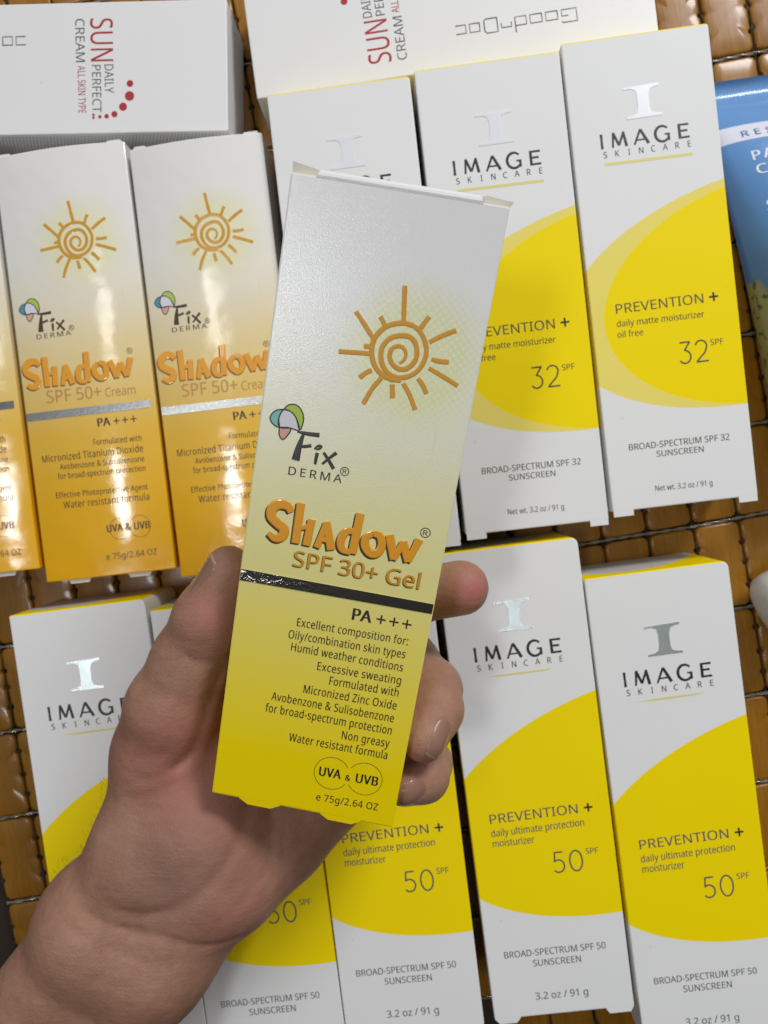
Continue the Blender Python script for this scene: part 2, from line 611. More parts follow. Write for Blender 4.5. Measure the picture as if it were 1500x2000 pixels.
FIX = [[(-14.35, 14.36), (-14.06, 17.15), (-13.55, 19.84), (-13.27, 20.83)], [(-14.87, 21.07), (-12.26, 21.0), (-9.57, 21.15)], [(-14.42, 17.82), (-12.85, 17.88), (-11.1, 18.39)], [(-9.64, 14.13), (-9.59, 15.56), (-9.48, 17.0)], [(-10.32, 17.69), (-9.55, 18.55), (-8.78, 18.58), (-9.11, 18.0), (-9.89, 17.66)], [(-8.06, 17.3), (-6.69, 15.8), (-5.14, 13.86)], [(-5.0, 17.77), (-6.45, 16.27), (-7.97, 14.53)]]
SHADOW = [[(-13.61, 1.78), (-14.58, 3.02), (-16.53, 3.21), (-18.17, 1.94), (-18.22, -0.09), (-16.65, -1.45), (-14.88, -2.61), (-14.85, -4.42), (-16.55, -5.34), (-18.46, -4.37)], [(-11.62, 4.36), (-11.55, -5.65)], [(-11.23, -1.84), (-8.69, -0.83)], [(-8.46, 0.85), (-8.85, -5.71)], [(-4.91, 0.68), (-6.26, -5.78)], [(-4.85, 0.96), (-2.78, -5.7)], [(-5.78, -3.59), (-3.27, -3.52)], [(2.84, 4.42), (2.41, -5.68)], [(2.25, -0.21), (0.18, -0.58), (-0.79, -2.96), (-0.15, -5.05), (2.02, -5.59)], [(6.59, 0.2), (5.06, -1.17), (5.25, -3.33), (6.88, -4.86), (8.6, -4.26), (9.09, -2.08), (8.25, -0.2), (6.59, 0.2)], [(10.52, 0.48), (12.5, -5.31)], [(12.5, -5.31), (14.14, -0.6)], [(13.97, -0.52), (16.0, -5.22)], [(16.0, -5.22), (17.72, 0.71)]]
GEL_TEXT = [
    ('SPF 30+ Gel', -11.5, -11.44, 19.77, -11.54, 3.97),
    ('R', 18.27, 2.06, 19.59, 2.03, 1.6),
    ('PA+++', 4.8, -22.31, 19.56, -22.06, 3.12),
    ('Excellent composition for:', -8.35, -26.58, 19.48, -26.31, 2.17),
    ('Oily/combination skin types', -10.02, -30.12, 19.43, -29.83, 2.2),
    ('Humid weather conditions', -8.91, -33.33, 19.43, -33.37, 2.22),
    ('Excessive sweating', -1.68, -37.14, 19.54, -36.92, 2.23),
    ('Formulated with', 1.88, -40.45, 19.49, -40.23, 2.25),
    ('Micronized Zinc Oxide', -4.22, -43.97, 19.55, -43.84, 2.27),
    ('Avobenzone & Sulisobenzone', -12.04, -47.5, 19.48, -47.4, 2.29),
    ('for broad-spectrum protection', -13.17, -50.98, 19.5, -50.84, 2.31),
    ('Non greasy', 7.22, -54.55, 19.54, -54.48, 2.33),
    ('Water resistant formula', -6.07, -57.92, 19.54, -57.86, 2.34),
    ('UVA', 2.94, -65.98, 8.73, -65.9, 2.64),
    ('&', 9.89, -65.97, 11.26, -65.94, 1.63),
    ('UVB', 12.59, -65.97, 18.47, -65.87, 2.63),
    ('e 75g/2.64 OZ', 3.3, -73.24, 19.61, -72.84, 2.04),
]
CREAM_TEXT = [
    ('DERMA', -16.68, 11.14, -3.72, 11.29, 1.74),
    ('SPF 50+', -15.8, -12.51, 4.77, -12.67, 4.59),
    ('Cream', 6.23, -12.7, 17.52, -12.82, 3.33),
    ('PA+++', 1.92, -23.24, 17.61, -23.59, 3.16),
    ('Formulated with', -0.47, -29.79, 17.64, -30.2, 2.21),
    ('Micronized Titanium Dioxide', -20.34, -34.08, 17.73, -34.19, 2.69),
    ('Avobenzone & Sulisobenzone', -14.11, -37.4, 17.7, -37.85, 2.21),
    ('for broad-spectrum protection', -15.32, -40.83, 17.69, -41.34, 2.22),
    ('Effective Photoprotective Agent', -16.86, -47.79, 17.75, -48.26, 2.21),
    ('Water resistant formula', -14.51, -51.81, 17.86, -52.09, 2.68),
    ('UVA & UVB', 0.53, -62.4, 16.79, -62.51, 2.84),
    ('e 75g/2.64 OZ', -0.91, -72.53, 18.26, -72.52, 2.36),
]
M32 = [
    ('PREVENTION', -16.69, -12.16, 13.81, -12.19, 3.52),
    ('+', 15.96, -11.83, 18.84, -11.87, 2.81),
    ('daily matte moisturizer', -16.9, -16.78, 13.57, -17.11, 2.34),
    ('oil free', -17.09, -20.53, -8.11, -20.7, 2.34),
    ('32', 3.46, -32.59, 13.61, -32.75, 8.2),
    ('SPF', 14.62, -27.22, 19.15, -27.23, 2.18),
    ('BROAD-SPECTRUM SPF 32', -17.43, -60.38, 17.73, -60.85, 2.35),
    ('SUNSCREEN', -8.1, -63.73, 8.39, -63.95, 2.19),
    ('Net wt. 3.2 oz / 91 g', -9.84, -75.72, 10.16, -76.05, 2.03),
]
U50 = [
    ('PREVENTION', -18.04, -12.87, 13.77, -12.36, 3.63),
    ('+', 15.87, -12.02, 19.31, -11.94, 3.19),
    ('daily ultimate protection', -18.2, -17.65, 15.47, -17.14, 2.73),
    ('moisturizer', -18.12, -21.44, -2.99, -21.41, 2.73),
    ('50', 2.59, -33.44, 13.46, -33.52, 8.24),
    ('SPF', 14.76, -27.66, 19.23, -27.7, 2.29),
    ('BROAD-SPECTRUM SPF 50', -19.05, -62.79, 17.72, -62.83, 2.54),
    ('SUNSCREEN', -9.02, -66.78, 8.34, -66.86, 2.55),
    ('3.2 oz / 91 g', -9.66, -79.2, 9.47, -79.29, 2.79),
]

I_MARK = [(-6.2, 5.5), (6.2, 5.9), (6.3, 5.1), (4.4, 4.8), (2.9, 4.1), (2.35, 2.0), (2.3, -2.5), (2.7, -4.3), (4.3, -5.0), (6.3, -5.2), (6.4, -6.0),
          (-5.9, -6.1), (-5.9, -5.3), (-3.6, -5.0), (-2.2, -4.2), (-1.7, -2.2), (-1.6, 2.2), (-2.1, 4.2), (-3.7, 4.9), (-6.3, 4.8)]


def emblem(parent, cx, cy, T, s=1.0, mat=None):
    g = Geo()
    small_slab(g, [(cx + x * s, cy + y * s * 0.93) for x, y in I_MARK], T + 0.01, T + 0.13)
    return g.build('foil_emblem', mat or FOIL_SOFT, parent)


def number(g, s, x0, y0, x1, h, T):
    """the large light figures"""
    W_ = x1 - x0
    u = lambda a, b: (x0 + a * W_, y0 + b * h)
    A = lambda cx, cy, rx, ry, a0, a1, n=12: [(cx + rx * math.cos(math.radians(a0 + (a1 - a0) * i / n)), cy + ry * math.sin(math.radians(a0 + (a1 - a0) * i / n))) for i in range(n + 1)]
    rd = 0.30
    if s == '50':
        st = [[(.36, .97), (.09, .97)], [(.09, .985), (.06, .52)], A(.18, .32, .19, .29, 128, -142, 14), A(.77, .49, .205, .48, 0, 360, 24)]
    else:
        st = [[(.05, .97), (.40, .97)], [(.40, .975), (.20, .62)], A(.19, .32, .20, .29, 92, -150, 14), A(.77, .72, .19, .25, 165, -28, 12) + [(.88, .42), (.72, .22), (.58, .03)], [(.57, .03), (.99, .03)]]
    for i, p in enumerate(st):
        stroke(g, [u(*q) for q in p], rd, 0.15, T + 0.01 + i * 0.001, 2, 5)


def wordmark(g, x0, y0, x1, h, T):
    """five flared capitals, drawn as strokes"""
    W_ = x1 - x0
    u = lambda a, b: (x0 + a * W_, y0 + b * h)
    st = []
    st.append(([(0.018, 0), (0.018, .5), (0.018, 1)], [.50, .40, .50]))
    st.append(([(0.135, 0), (0.152, 1)], [.36, .42]))
    st.append(([(0.150, 1), (0.205, .12)], [.52, .46]))
    st.append(([(0.205, .12), (0.268, 1)], [.40, .40]))
    st.append(([(0.262, 1), (0.288, 0)], [.46, .54]))
    st.append(([(0.375, 0), (0.452, 1)], [.34, .42]))
    st.append(([(0.452, 1), (0.532, 0)], [.50, .56]))
    st.append(([(0.408, .30), (0.50, .30)], [.30, .30]))
    gc, gr = 0.690, 0.078
    arc = [(gc + gr * math.cos(math.radians(a)), .5 + .52 * math.sin(math.radians(a))) for a in range(42, 320, 18)]
    st.append((arc + [(gc + gr * 0.86, .16)], [.36, .44, .5, .52, .5, .44, .42]))
    st.append(([(gc + gr * 0.86, .02), (gc + gr * 0.86, .46)], [.46, .46]))
    st.append(([(gc + gr * 0.30, .46), (gc + gr * 1.05, .46)], [.30, .30]))
    st.append(([(0.878, 0), (0.878, 1)], [.50, .50]))
    for yy in (.07, .52, .93):
        st.append(([(0.87, yy), (0.985 if yy != .52 else 0.965, yy)], [.36, .40]))
    for i, (pts, rd) in enumerate(st):
        stroke(g, [u(*p) for p in pts], [v * h / 5.2 for v in rd], 0.10, T + 0.01 + i * 0.001, 3, 5)


def image_carton(kind, label, L):
    T, W = 35.0, 50.8
    root = empty('sunscreen_carton', label, 'carton', 'white cartons with a yellow disc')
    low = [(-W / 2 + 0.2, -18.2, 1.9, 0.0), (18.8, W / 2 - 0.2, 1.9, 0.0)] if kind == 'matte' else \
          [(-W / 2 + 0.2, -15.8, 1.9, 1.6), (15.2, W / 2 - 0.2, 1.9, 1.2)]
    m = MAT_MATTE if kind == 'matte' else MAT_ULT
    carton_body('carton_body', W, L, T, m, root, tabs_low=low, inset=1.6, r_tr=1.2 if kind == 'matte' else 2.6, r_tl=0.6)
    k = Geo()
    if kind == 'matte':
        wordmark(k, -15.73, 45.09, 15.57, 5.1, T)
        spaced(k, 'SKINCARE', -15.19, 41.94, 15.45, 2.1, T + 0.05)
    else:
        wordmark(k, -16.3, 46.3, 15.48, 5.3, T)
        spaced(k, 'SKINCARE', -15.8, 43.0, 15.27, 2.15, T + 0.05)
    k.build('brand_lettering', INK, root)
    items = M32 if kind == 'matte' else U50
    ink = INK_DARK if kind == 'matte' else INK_GREY
    for s, x0, y0, x1, y1, h in items:
        g = Geo()
        if s == '+':
            xm, ym = (x0 + x1) / 2, y0 + 1.35
            small_slab(g, [(xm - 1.55, ym - .33), (xm + 1.55, ym - .33), (xm + 1.55, ym + .33), (xm - 1.55, ym + .33)], T, T + .05)
            small_slab(g, [(xm - .33, ym - 1.55), (xm + .33, ym - 1.55), (xm + .33, ym + 1.55), (xm - .33, ym + 1.55)], T, T + .06)
            g.build('plus_sign', INK, root)
            continue
        if s in ('32', '50'):
            number(g, s, x0, y0, x1, h * 0.95, T)
        else:
            put_text(g, s, x0, y0, x1, y1, h * 0.94, 0.0, 1.0, T + 0.05)
        g.build('text_line', ink, root)
    y = Geo()
    if kind == 'matte':
        small_slab(y, [(-15.1, 40.2), (-15.1, 39.2), (15.4, 38.9), (15.4, 39.9)], T, T + 0.04)
        y.build('yellow_underline', PALE_LINE, root)
        emblem(root, 0.2, 59.7, T)
    else:
        small_slab(y, [(-13.3, 40.5), (-4, 40.2), (8, 40.4), (11.6, 41.0), (0, 41.0), (-8, 40.85)], T, T + 0.04)
        y.build('yellow_underline', PALE_LINE, root)
        emblem(root, -0.5, 61.8, T, mat=FOIL_BRIGHT)
    return root


def derma_carton(kind):
    gel = kind == 'gel'
    T, W, L = 30.0, (48.3 if gel else 49.0), (154.0 if gel else 157.0)
    if gel:
        root = empty('sunscreen_carton', 'pale yellow gel carton held up in the hand above all others', 'carton')
        low = [(-16.7, -5.8, 1.35, 2.4), (5.0, 15.7, 1.3, 2.2)]
        body = carton_body('carton_body', W, L, T, MAT_GEL, root, tabs_low=low, r_tr=0.6, r_tl=0.6)
        f = Geo()
        # tuck flap rolls over the top edge between the two slits
        n = 7
        prof = [(0.0, 0.02), (0.6, 0.14), (1.2, -0.05), (1.7, -0.6), (2.0, -1.4)]
        for a, b in zip(prof[:-1], prof[1:]):
            xa, xb = -18.6 + a[0] * 0.5, 18.4 - a[0] * 0.5
            xc, xd = -18.6 + b[0] * 0.5, 18.4 - b[0] * 0.5
            f.add([(xa, L / 2 - 0.4 + a[0], T + a[1]), (xb, L / 2 - 0.4 + a[0], T + a[1]), (xd, L / 2 - 0.4 + b[0], T + b[1]), (xc, L / 2 - 0.4 + b[0], T + b[1])], [(0, 1, 2, 3)])
        f.build('tuck_flap', MAT_GEL, root, smooth=True)
        for pts in ([(-24.3, 0.3), (-18.4, 0.3), (-17.9, 1.4), (-19.5, 1.9), (-24.6, 2.7)], [(18.2, 0.4), (19.4, 0.3), (24.1, 0.2), (24.9, 1.5), (19.0, 2.0), (18.0, 1.7)]):
            f = Geo()
            small_slab(f, [(x, L / 2 + y) for x, y in pts], T - 3.2, T - 2.75)
            f.build('dust_flap', BOARD_RAW, root)
    else:
        root = empty('sunscreen_carton', '', 'carton', 'cream cartons with an orange sun')
        body = carton_body('carton_body', W, L, T, MAT_CREAM, root, r_tr=0.7, r_tl=0.9, top_sag=1.0)
        for x0, x1, s in ((-17.2, -7.5, -1), (5.5, 15.5, -1), (-24.0, -17.5, 1), (16.5, 24.0, 1)):
            f = Geo()
            ya = s * (L / 2 - 0.6)
            yb = ya + s * (2.1 if s < 0 else 1.9)
            small_slab(f, [(x0, ya), (x1, ya), (x1 - 1.4, yb), (x0 + 1.4, yb)] if s > 0 else [(x0 + 1.4, yb), (x1 - 1.4, yb), (x1, ya), (x0, ya)], T - 1.6, T - 1.1)
            f.build('end_tab', BOARD_WHITE, root)
    # ---- sun
    ox, oy = (0, 0) if gel else (-3.3, 2.3)
    g = Geo()
    for k, r in enumerate(SUN_RAYS):
        stroke(g, r, 0.56, 0.10, T + 0.01, 4, 5, 0.10, ox, oy)
    stroke(g, SUN_SPIRAL, [0.35, 0.55, 0.6, 0.6, 0.55, 0.6, 0.6], 0.10, T + 0.02, 4, 5, 0.05, ox, oy)
    g.build('sun_drawing', ORANGE if gel else AMBER_INK, root)
    # ---- logo
    sc = 1.0 if gel else 0.97
    lx, ly = (0, 0) if gel else (-0.9, -0.2)
    q = lambda pts: [((x) * sc + lx, (y) * sc + ly) for x, y in pts]
    for nm, pts, mt in (('logo_petal', LOGO_WHITE, LOGO_W), ('logo_petal', LOGO_GREEN, GREEN), ('logo_petal', LOGO_TEAL, TEAL if gel else BLUE_TEAL), ('logo_petal', LOGO_PINK, PINK)):
        g = Geo()
        g.poly([tuple(p) for p in q(pts)], T + 0.05)
        g.build(nm, mt, root)
    for pts in (LOGO_WHITE, LOGO_GREEN, LOGO_TEAL, LOGO_PINK):
        c = q(pts)
        g = Geo()
        stroke(g, c + [c[0]], 0.15, 0.3, T + 0.055, 3, 4)
        g.build('petal_outline', INK, root)
    g = Geo()
    stroke(g, q(FIX[0]), [1.0, 0.75, 0.45, 0.3], 0.08, T + 0.03, 5, 5)
    stroke(g, q(FIX[1]), [0.2, 0.45, 0.5, 0.55], 0.08, T + 0.04, 5, 5)
    stroke(g, q(FIX[2]), [0.2, 0.4, 0.4], 0.08, T + 0.04, 5, 5)
    stroke(g, q(FIX[3]), [0.32, 0.42, 0.42], 0.08, T + 0.03, 4, 5)
    stroke(g, q(FIX[4]), [0.2, 0.35, 0.3, 0.2], 0.08, T + 0.03, 4, 5)
    stroke(g, q(FIX[5]), [0.35, 0.4, 0.45], 0.08, T + 0.03, 4, 5)
    stroke(g, q(FIX[6]), [0.45, 0.35, 0.3], 0.08, T + 0.04, 4, 5)
    g.build('brand_script', INK if gel else INK_BROWN, root)
    g = Geo()
    put_text(g, 'DERMA', *( (-15.63, 10.64, -2.79, 10.83, 2.0) if gel else (-16.68, 11.14, -3.72, 11.29, 1.74)), 0.0, 1.3, T + 0.05)

    def circled_r(cx, cy, r):
        put_text(g, 'R', cx - r * 0.45, cy - r * 0.52, cx + r * 0.5, cy - r * 0.52, r * 1.05, 0.01, 1, T + 0.05)
        ring = [(cx + r * math.cos(a), cy + r * math.sin(a)) for a in [i / 20 * 2 * math.pi for i in range(21)]]
        stroke(g, ring, 0.11, 0.3, T + 0.02, 1, 4)
    circled_r(*( (-2.45, 13.7, 1.0) if gel else (-3.3, 13.9, 0.9)))
    circled_r(*( (18.82, 2.54, 1.15) if gel else (17.1, 3.0, 1.0)))
    # ---- text block
    for s, x0, y0, x1, y1, h in (GEL_TEXT if gel else CREAM_TEXT):
        if s in ('SPF 30+ Gel', 'SPF 50+', 'Cream', 'R', 'DERMA'):
            continue
        b = 0.025 if s[:3] in ('PA+', 'UVA', 'UVB', '&') else 0.0
        tl = Geo()
        if s == 'PA+++':
            put_text(tl, 'PA', x0, y0, x0 + 4.9, y0, h * 0.96, 0.03, 1.0, T + 0.05)
            for xm in (x0 + 7.2, x0 + 10.4, x0 + 13.6):
                ym = y0 + 1.35
                small_slab(tl, [(xm - 1.15, ym - .2), (xm + 1.15, ym - .2), (xm + 1.15, ym + .2), (xm - 1.15, ym + .2)], T, T + .05)
                small_slab(tl, [(xm - .2, ym - 1.15), (xm + .2, ym - 1.15), (xm + .2, ym + 1.15), (xm - .2, ym + 1.15)], T, T + .06)
        else:
            put_text(tl, s, x0, y0, x1, y1, h * (0.98 if gel else 0.95), b, 1.06, T + 0.05)
        tl.build('text_line', INK if gel else INK_BROWN, root)
    g.build('logo_lettering', INK if gel else INK_BROWN, root)
    g = Geo()
    for cx, cy, a0, a1 in ((6.21, -64.77, 32, 328), (14.84, -64.6, 212, 508)):
        if not gel:
            cx, cy = cx * 0.88, cy * 0.95
        r = 4.55 if gel else 4.0
        ring = [(cx + r * math.cos(math.radians(a0 + (a1 - a0) * i / 36)), cy + r * math.sin(math.radians(a0 + (a1 - a0) * i / 36))) for i in range(37)]
        stroke(g, ring, 0.075, 0.3, T + 0.02, 1, 4)
    g.build('double_ring', INK if gel else INK_BROWN, root)
    # ---- embossed product name and its printed shadow
    s = 1.0 if gel else 1.09
    nx, ny = (0, 0) if gel else (-2.2, -0.3)
    wd = [0.75, 1.05, 1.15, 1.1, 1.1, 1.1, 1.0, 0.6]
    rads = [wd, 0.92, [0.5, 0.6], [0.85, 0.9], [0.6, 0.75], [0.8, 0.95], 0.55, [0.9, 0.95], [0.55, 0.9, 0.9, 0.8, 0.55], [0.7, 0.95, 0.95, 0.9, 0.7], [0.95, 0.85], [0.65, 0.75], [0.9, 0.85], [0.65, 0.9]]
    g, d = Geo(), Geo()
    for i, (pts, r) in enumerate(zip(SHADOW, rads)):
        pp = [(x * s + nx, y * s + ny) for x, y in pts]
        r2 = [v * s for v in (r if isinstance(r, list) else [r, r])]
        stroke(g, pp, [v * 1.12 for v in r2], 0.11, T + 0.05 + 0.003 * i, 6, 9, plate=0.16)
        stroke(d, pp, [v * 1.10 for v in r2], 0.03, T + 0.01 + 0.001 * i, 6, 5, 0, -0.36, -0.46)
    g.build('product_name', ORANGE_GLOSS, root)
    g, d2 = Geo(), d
    if gel:
        put_text(g, 'SPF 30+ Gel', -11.5, -11.44, 19.77, -11.54, 3.95, 0.012, 1.0, T + 0.10)
        put_text(d, 'SPF 30+ Gel', -11.66, -11.7, 19.61, -11.8, 3.95, 0.012, 1.0, T + 0.045)
    else:
        put_text(g, 'SPF 50+', -15.8, -12.51, 4.77, -12.67, 4.5, 0.0, 1.0, T + 0.08)
        put_text(g, 'Cream', 6.23, -12.7, 17.52, -12.82, 3.2, -0.005, 1.0, T + 0.08)
    g.build('strength_lettering', ORANGE if gel else plain('ochre_ink', (0.52, 0.25, 0.05), 0.4), root)
    d.build('printed_shadow', INK_BROWN if gel else plain('umber_ink', (0.25, 0.11, 0.02), 0.4), root)
    # ---- foil band
    g = Geo()
    if gel:
        small_slab(g, [(-23.9, -14.5), (-23.9, -17.45), (23.9, -17.2), (23.9, -14.65)], T, T + 0.10)
    else:
        small_slab(g, [(-24.2, -15.5), (-24.2, -18.45), (22.6, -18.45), (22.6, -15.6)], T, T + 0.10)
    g.build('foil_band', FOIL if gel else FOIL_DULL, root)
    # ---- the design runs round the right-hand fold
    g = Geo()
    for ya, za, yb, zb in ((27, 0.0, 19, 2.2), (24, 0.6, 14, 1.5)):
        pass
    return root


MAT_MATTE = image_mat('matte', 166.0, 35.0)
MAT_ULT = image_mat('ultimate', 173.5, 35.0)
MAT_GEL = derma_mat('gel', 156.0)
MAT_CREAM = derma_mat('cream', 158.0)


def place_flat(o, cx, cy, deg, roll=0.0, pitch=0.0, z=0.0):
    o.location = (cx * MM, cy * MM, z * MM)
    o.rotation_euler = (math.radians(pitch), math.radians(roll), math.radians(deg))


def copy_thing(o, label):
    c = o.copy()
    COL.objects.link(c)
    c['label'] = label
    for ch in list(o.children):
        k = ch.copy()
        COL.objects.link(k)
        k.parent = c
    return c


# ------------------------------------------------------------------ the mat
def bamboo_mat():
    root = empty('bamboo_mat', 'woven mat of glossy brown bamboo tiles under all the cartons', 'mat')
    ang = math.radians(10.2)
    root.location = (0.1315, -0.0127, 0)
    root.rotation_euler = (0, 0, ang)
    px, py = 18.1, 35.8
    t = NT('varnished_bamboo')
    vec, x, y, z = t.coords()
    oi = t.n('ShaderNodeObjectInfo')
    st = t.n('ShaderNodeVectorMath', operation='MULTIPLY')
    t.l(vec, st.inputs[0])
    st.inputs[1].default_value = (1.0, 0.06, 1.0)
    off = t.n('ShaderNodeVectorMath', operation='ADD')
    t.l(st.outputs[0], off.inputs[0])
    rv = t.math('MULTIPLY', oi.outputs['Random'], 97.0)
    t.l(rv, off.inputs[1])
    grain = t.noise(off.outputs[0], 1.1, 4, 0.6)
    blot = t.noise(off.outputs[0], 0.12, 2)
    c = t.ramp(t.math('MULTIPLY_ADD', grain, 0.6, t.math('MULTIPLY', blot, 0.4)), [(0.25, (0.16, 0.058, 0.001)), (0.5, (0.26, 0.106, 0.004)), (0.75, (0.36, 0.165, 0.012))])
    c = t.mix(t.math('MULTIPLY', oi.outputs['Random'], 0.45), c, (0.31, 0.15, 0.020, 1))
    t.b.inputs['Specular IOR Level'].default_value = 0.25
    t.set(Base_Color=c, Roughness=0.42)
    t.b.inputs['Coat Weight'].default_value = 0.35
    t.b.inputs['Coat Roughness'].default_value = 0.16
    b1 = t.bump(t.noise(off.outputs[0], 0.10, 2), 0.00022)
    t.l(t.bump(grain, 0.00008, prev=b1), t.b.inputs['Normal'])
    shapes = []
    for s in range(4):
        W2, H2, D = 8.55, 16.9, 5.0
        pts = []
        rnd = random.Random(s)
        # outline with rounded corners and three thread notches on each long side
        cuts = [-8.6 + rnd.uniform(-1, 1), 0 + rnd.uniform(-1, 1), 8.6 + rnd.uniform(-1, 1)]

        def side(sg):
            o = []
            for c0 in (cuts if sg > 0 else list(reversed(cuts))):
                for dy, dx in ((-1.3, 0), (-0.6, 0.75), (0.6, 0.75), (1.3, 0)):
                    o.append((sg * (W2 - dx), c0 + sg * dy))
            return o
        r = 2.2

        def corner(cx, cy, a0):
            return [(cx + r * math.cos(math.radians(a0 + k * 45)), cy + r * math.sin(math.radians(a0 + k * 45))) for k in range(3)]
        pts += side(1) + corner(W2 - r, H2 - r, 0) + corner(-W2 + r, H2 - r, 90) + side(-1) + corner(-W2 + r, -H2 + r, 180) + corner(W2 - r, -H2 + r, 270)
        vs, fs = [], []
        n = len(pts)
        rings = [(1.015, 1.003, -D), (1.015, 1.003, -1.15), (1.0, 0.995, -0.6), (0.96, 0.98, -0.26), (0.86, 0.94, -0.09), (0.45, 0.6, 0.0)]
        for sx, sy, zz in rings:
            for x_, y_ in pts:
                vs.append((x_ * sx, y_ * sy, zz))
        for k in range(len(rings) - 1):
            for i in range(n):
                j = (i + 1) % n
                fs.append((k * n + i, k * n + j, (k + 1) * n + j, (k + 1) * n + i))
        fs.append(tuple(range((len(rings) - 1) * n, len(rings) * n)))
        me = bpy.data.meshes.new('bamboo_tile')
        me.from_pydata([(a * MM, b * MM, c_ * MM) for a, b, c_ in vs], [], fs)
        me.materials.append(t.m)
        me.polygons.foreach_set('use_smooth', [True] * len(me.polygons))
        shapes.append(me)
    cord = plain('clear_nylon_cord', (0.30, 0.27, 0.20), 0.2, coat=1.0)
    cord_t = cord.node_tree.nodes['Principled BSDF']
    cord_t.inputs['Transmission Weight'].default_value = 0.35
    thread = plain('black_elastic_thread', (0.022, 0.014, 0.010), 0.7)
    cols = range(-18, 4)
    rows = range(-6, 8)
    for i in cols:
        for j in rows:
            lx_, ly_ = (i + .5) * px, (j + .5) * py
            wx, wy = 131.5 + lx_ * math.cos(ang) - ly_ * math.sin(ang), -12.7 + lx_ * math.sin(ang) + ly_ * math.cos(ang)
            if not (-190 < wx < 178 and -228 < wy < 215):
                continue
            o = bpy.data.objects.new('bamboo_tile', random.choice(shapes))
            COL.objects.link(o)
            o.parent = root
            o.location = ((i + 0.5) * px * MM + random.uniform(-.15, .15) * MM, (j + 0.5) * py * MM, -0.15 * MM - random.uniform(0, .35) * MM)
            o.rotation_euler = (random.uniform(-.012, .012), random.uniform(-.03, .03), random.uniform(-.009, .009) + (math.pi if random.random() < .5 else 0))
    for j in list(rows) + [rows[-1] + 1]:
        g = Geo()
        n = 260
        x0, x1 = cols[0] * px, (cols[-1] + 1) * px
        for strand in (0, 1):
            vs, fs = [], []
            for k in range(n + 1):
                x_ = x0 + (x1 - x0) * k / n
                ph = x_ * 0.55 + strand * math.pi
                cy = j * py + 0.32 * math.cos(ph) + 0.3 * math.sin(x_ * 0.09 + j)
                cz = -1.5 + 0.32 * math.sin(ph)
                for q in range(6):
                    a = q / 6 * 2 * math.pi
                    vs.append((x_, cy + 0.42 * math.cos(a), cz + 0.42 * math.sin(a)))
            for k in range(n):
                for q in range(6):
                    a, b = k * 6 + q, k * 6 + (q + 1) % 6
                    fs.append((a, b, b + 6, a + 6))
            g.add(vs, fs)
        g.build('nylon_cord', cord, root, smooth=True)
    for i in list(cols) + [cols[-1] + 1]:
        g = Geo()
        rr = random.Random(i)
        y0, y1 = rows[0] * py, (rows[-1] + 1) * py
        n = 330
        knots = [(j + 0.5) * py + d + rr.uniform(-.8, .8) for j in rows for d in (-8.6, 0, 8.6)]
        vs, fs = [], []
        for k in range(n + 1):
            y_ = y0 + (y1 - y0) * k / n
            e = min(abs(y_ - q) for q in knots)
            rad = 0.28 + 0.95 * math.exp(-(e / 1.0) ** 2)
            cx = i * px + 0.35 * math.sin(y_ * 0.36 + i) + 0.2 * math.sin(y_ * 1.1)
            for q in range(6):
                a = q / 6 * 2 * math.pi
                vs.append((cx + rad * math.cos(a), y_, -1.75 + rad * 0.9 * math.sin(a)))
        for k in range(n):
            for q in range(6):
                a, b = k * 6 + q, k * 6 + (q + 1) % 6
                fs.append((a, a + 6, b + 6, b))
        g.add(vs, fs)
        g.build('elastic_thread', thread, root, smooth=True)
    return root


tb = link_mesh('table', [(-.9, -.9, -.0056), (.9, -.9, -.0056), (.9, .9, -.0056), (-.9, .9, -.0056)], [(0, 1, 2, 3)], plain('dark_cloth_lining', (0.03, 0.018, 0.010), 0.9))
tb['kind'] = 'structure'
bamboo_mat()

# ------------------------------------------------------------------ white cartons with the yellow disc
m1 = image_carton('matte', 'matte moisturizer carton mostly hidden behind the held gel carton, left one of the upper row', 166.0)
place_flat(m1, -16.1, 58.8, 6.5)
m2 = copy_thing(m1, 'SPF 32 carton right beside the held carton, middle one of the upper white row')
place_flat(m2, 36.15, 66.3, 6.6)
m3 = copy_thing(m1, 'SPF 32 carton standing next to the blue tube, fully uncovered')
place_flat(m3, 87.65, 74.7, 6.9)
u1 = image_carton('ultimate', 'SPF 50 carton left of the hand, cut across by thumb and wrist', 173.5)
place_flat(u1, -110.2, -130.1, 7.7)
u2 = copy_thing(u1, 'SPF 50 carton almost covered by the palm, only its foot showing')
place_flat(u2, -58.4, -128.1, 7.3)
u3 = copy_thing(u1, 'SPF 50 carton whose top is hidden by the held carton and curled fingers')
place_flat(u3, -8.0, -115.3, 7.0)
u4 = copy_thing(u1, 'SPF 50 carton under the pointing fingertip, its notched foot in view')
place_flat(u4, 45.6, -107.2, 7.4)
u5 = copy_thing(u1, 'SPF 50 carton in the lower right corner beside the bare mat strip')
place_flat(u5, 99.2, -115.5, 7.8)

# ------------------------------------------------------------------ orange sun cartons
k1 = derma_carton('cream')
k1['label'] = 'orange and white cream carton half out of the picture at the left edge'
place_flat(k1, -170.7, 44.7, 6.4)
k2 = copy_thing(k1, 'orange and white cream carton whose whole front is visible')
place_flat(k2, -119.5, 44.9, 6.4)
k3 = copy_thing(k1, 'orange and white cream carton partly behind the held carton and thumb tip')
place_flat(k3, -69.0, 47.1, 6.5)

# ------------------------------------------------------------------ the held gel carton
gel = derma_carton('gel')
R = Matrix(((0.985, 0.169, -0.040), (-0.174, 0.969, -0.175), (0.009, 0.179, 0.984)))
q = R.to_quaternion().normalized()
Rm = q.to_matrix()
front = Vector((-0.0152, -0.0102, 0.1236))
gel.location = front - Rm @ Vector((0, 0, 0.030))
gel.rotation_euler = q.to_euler()


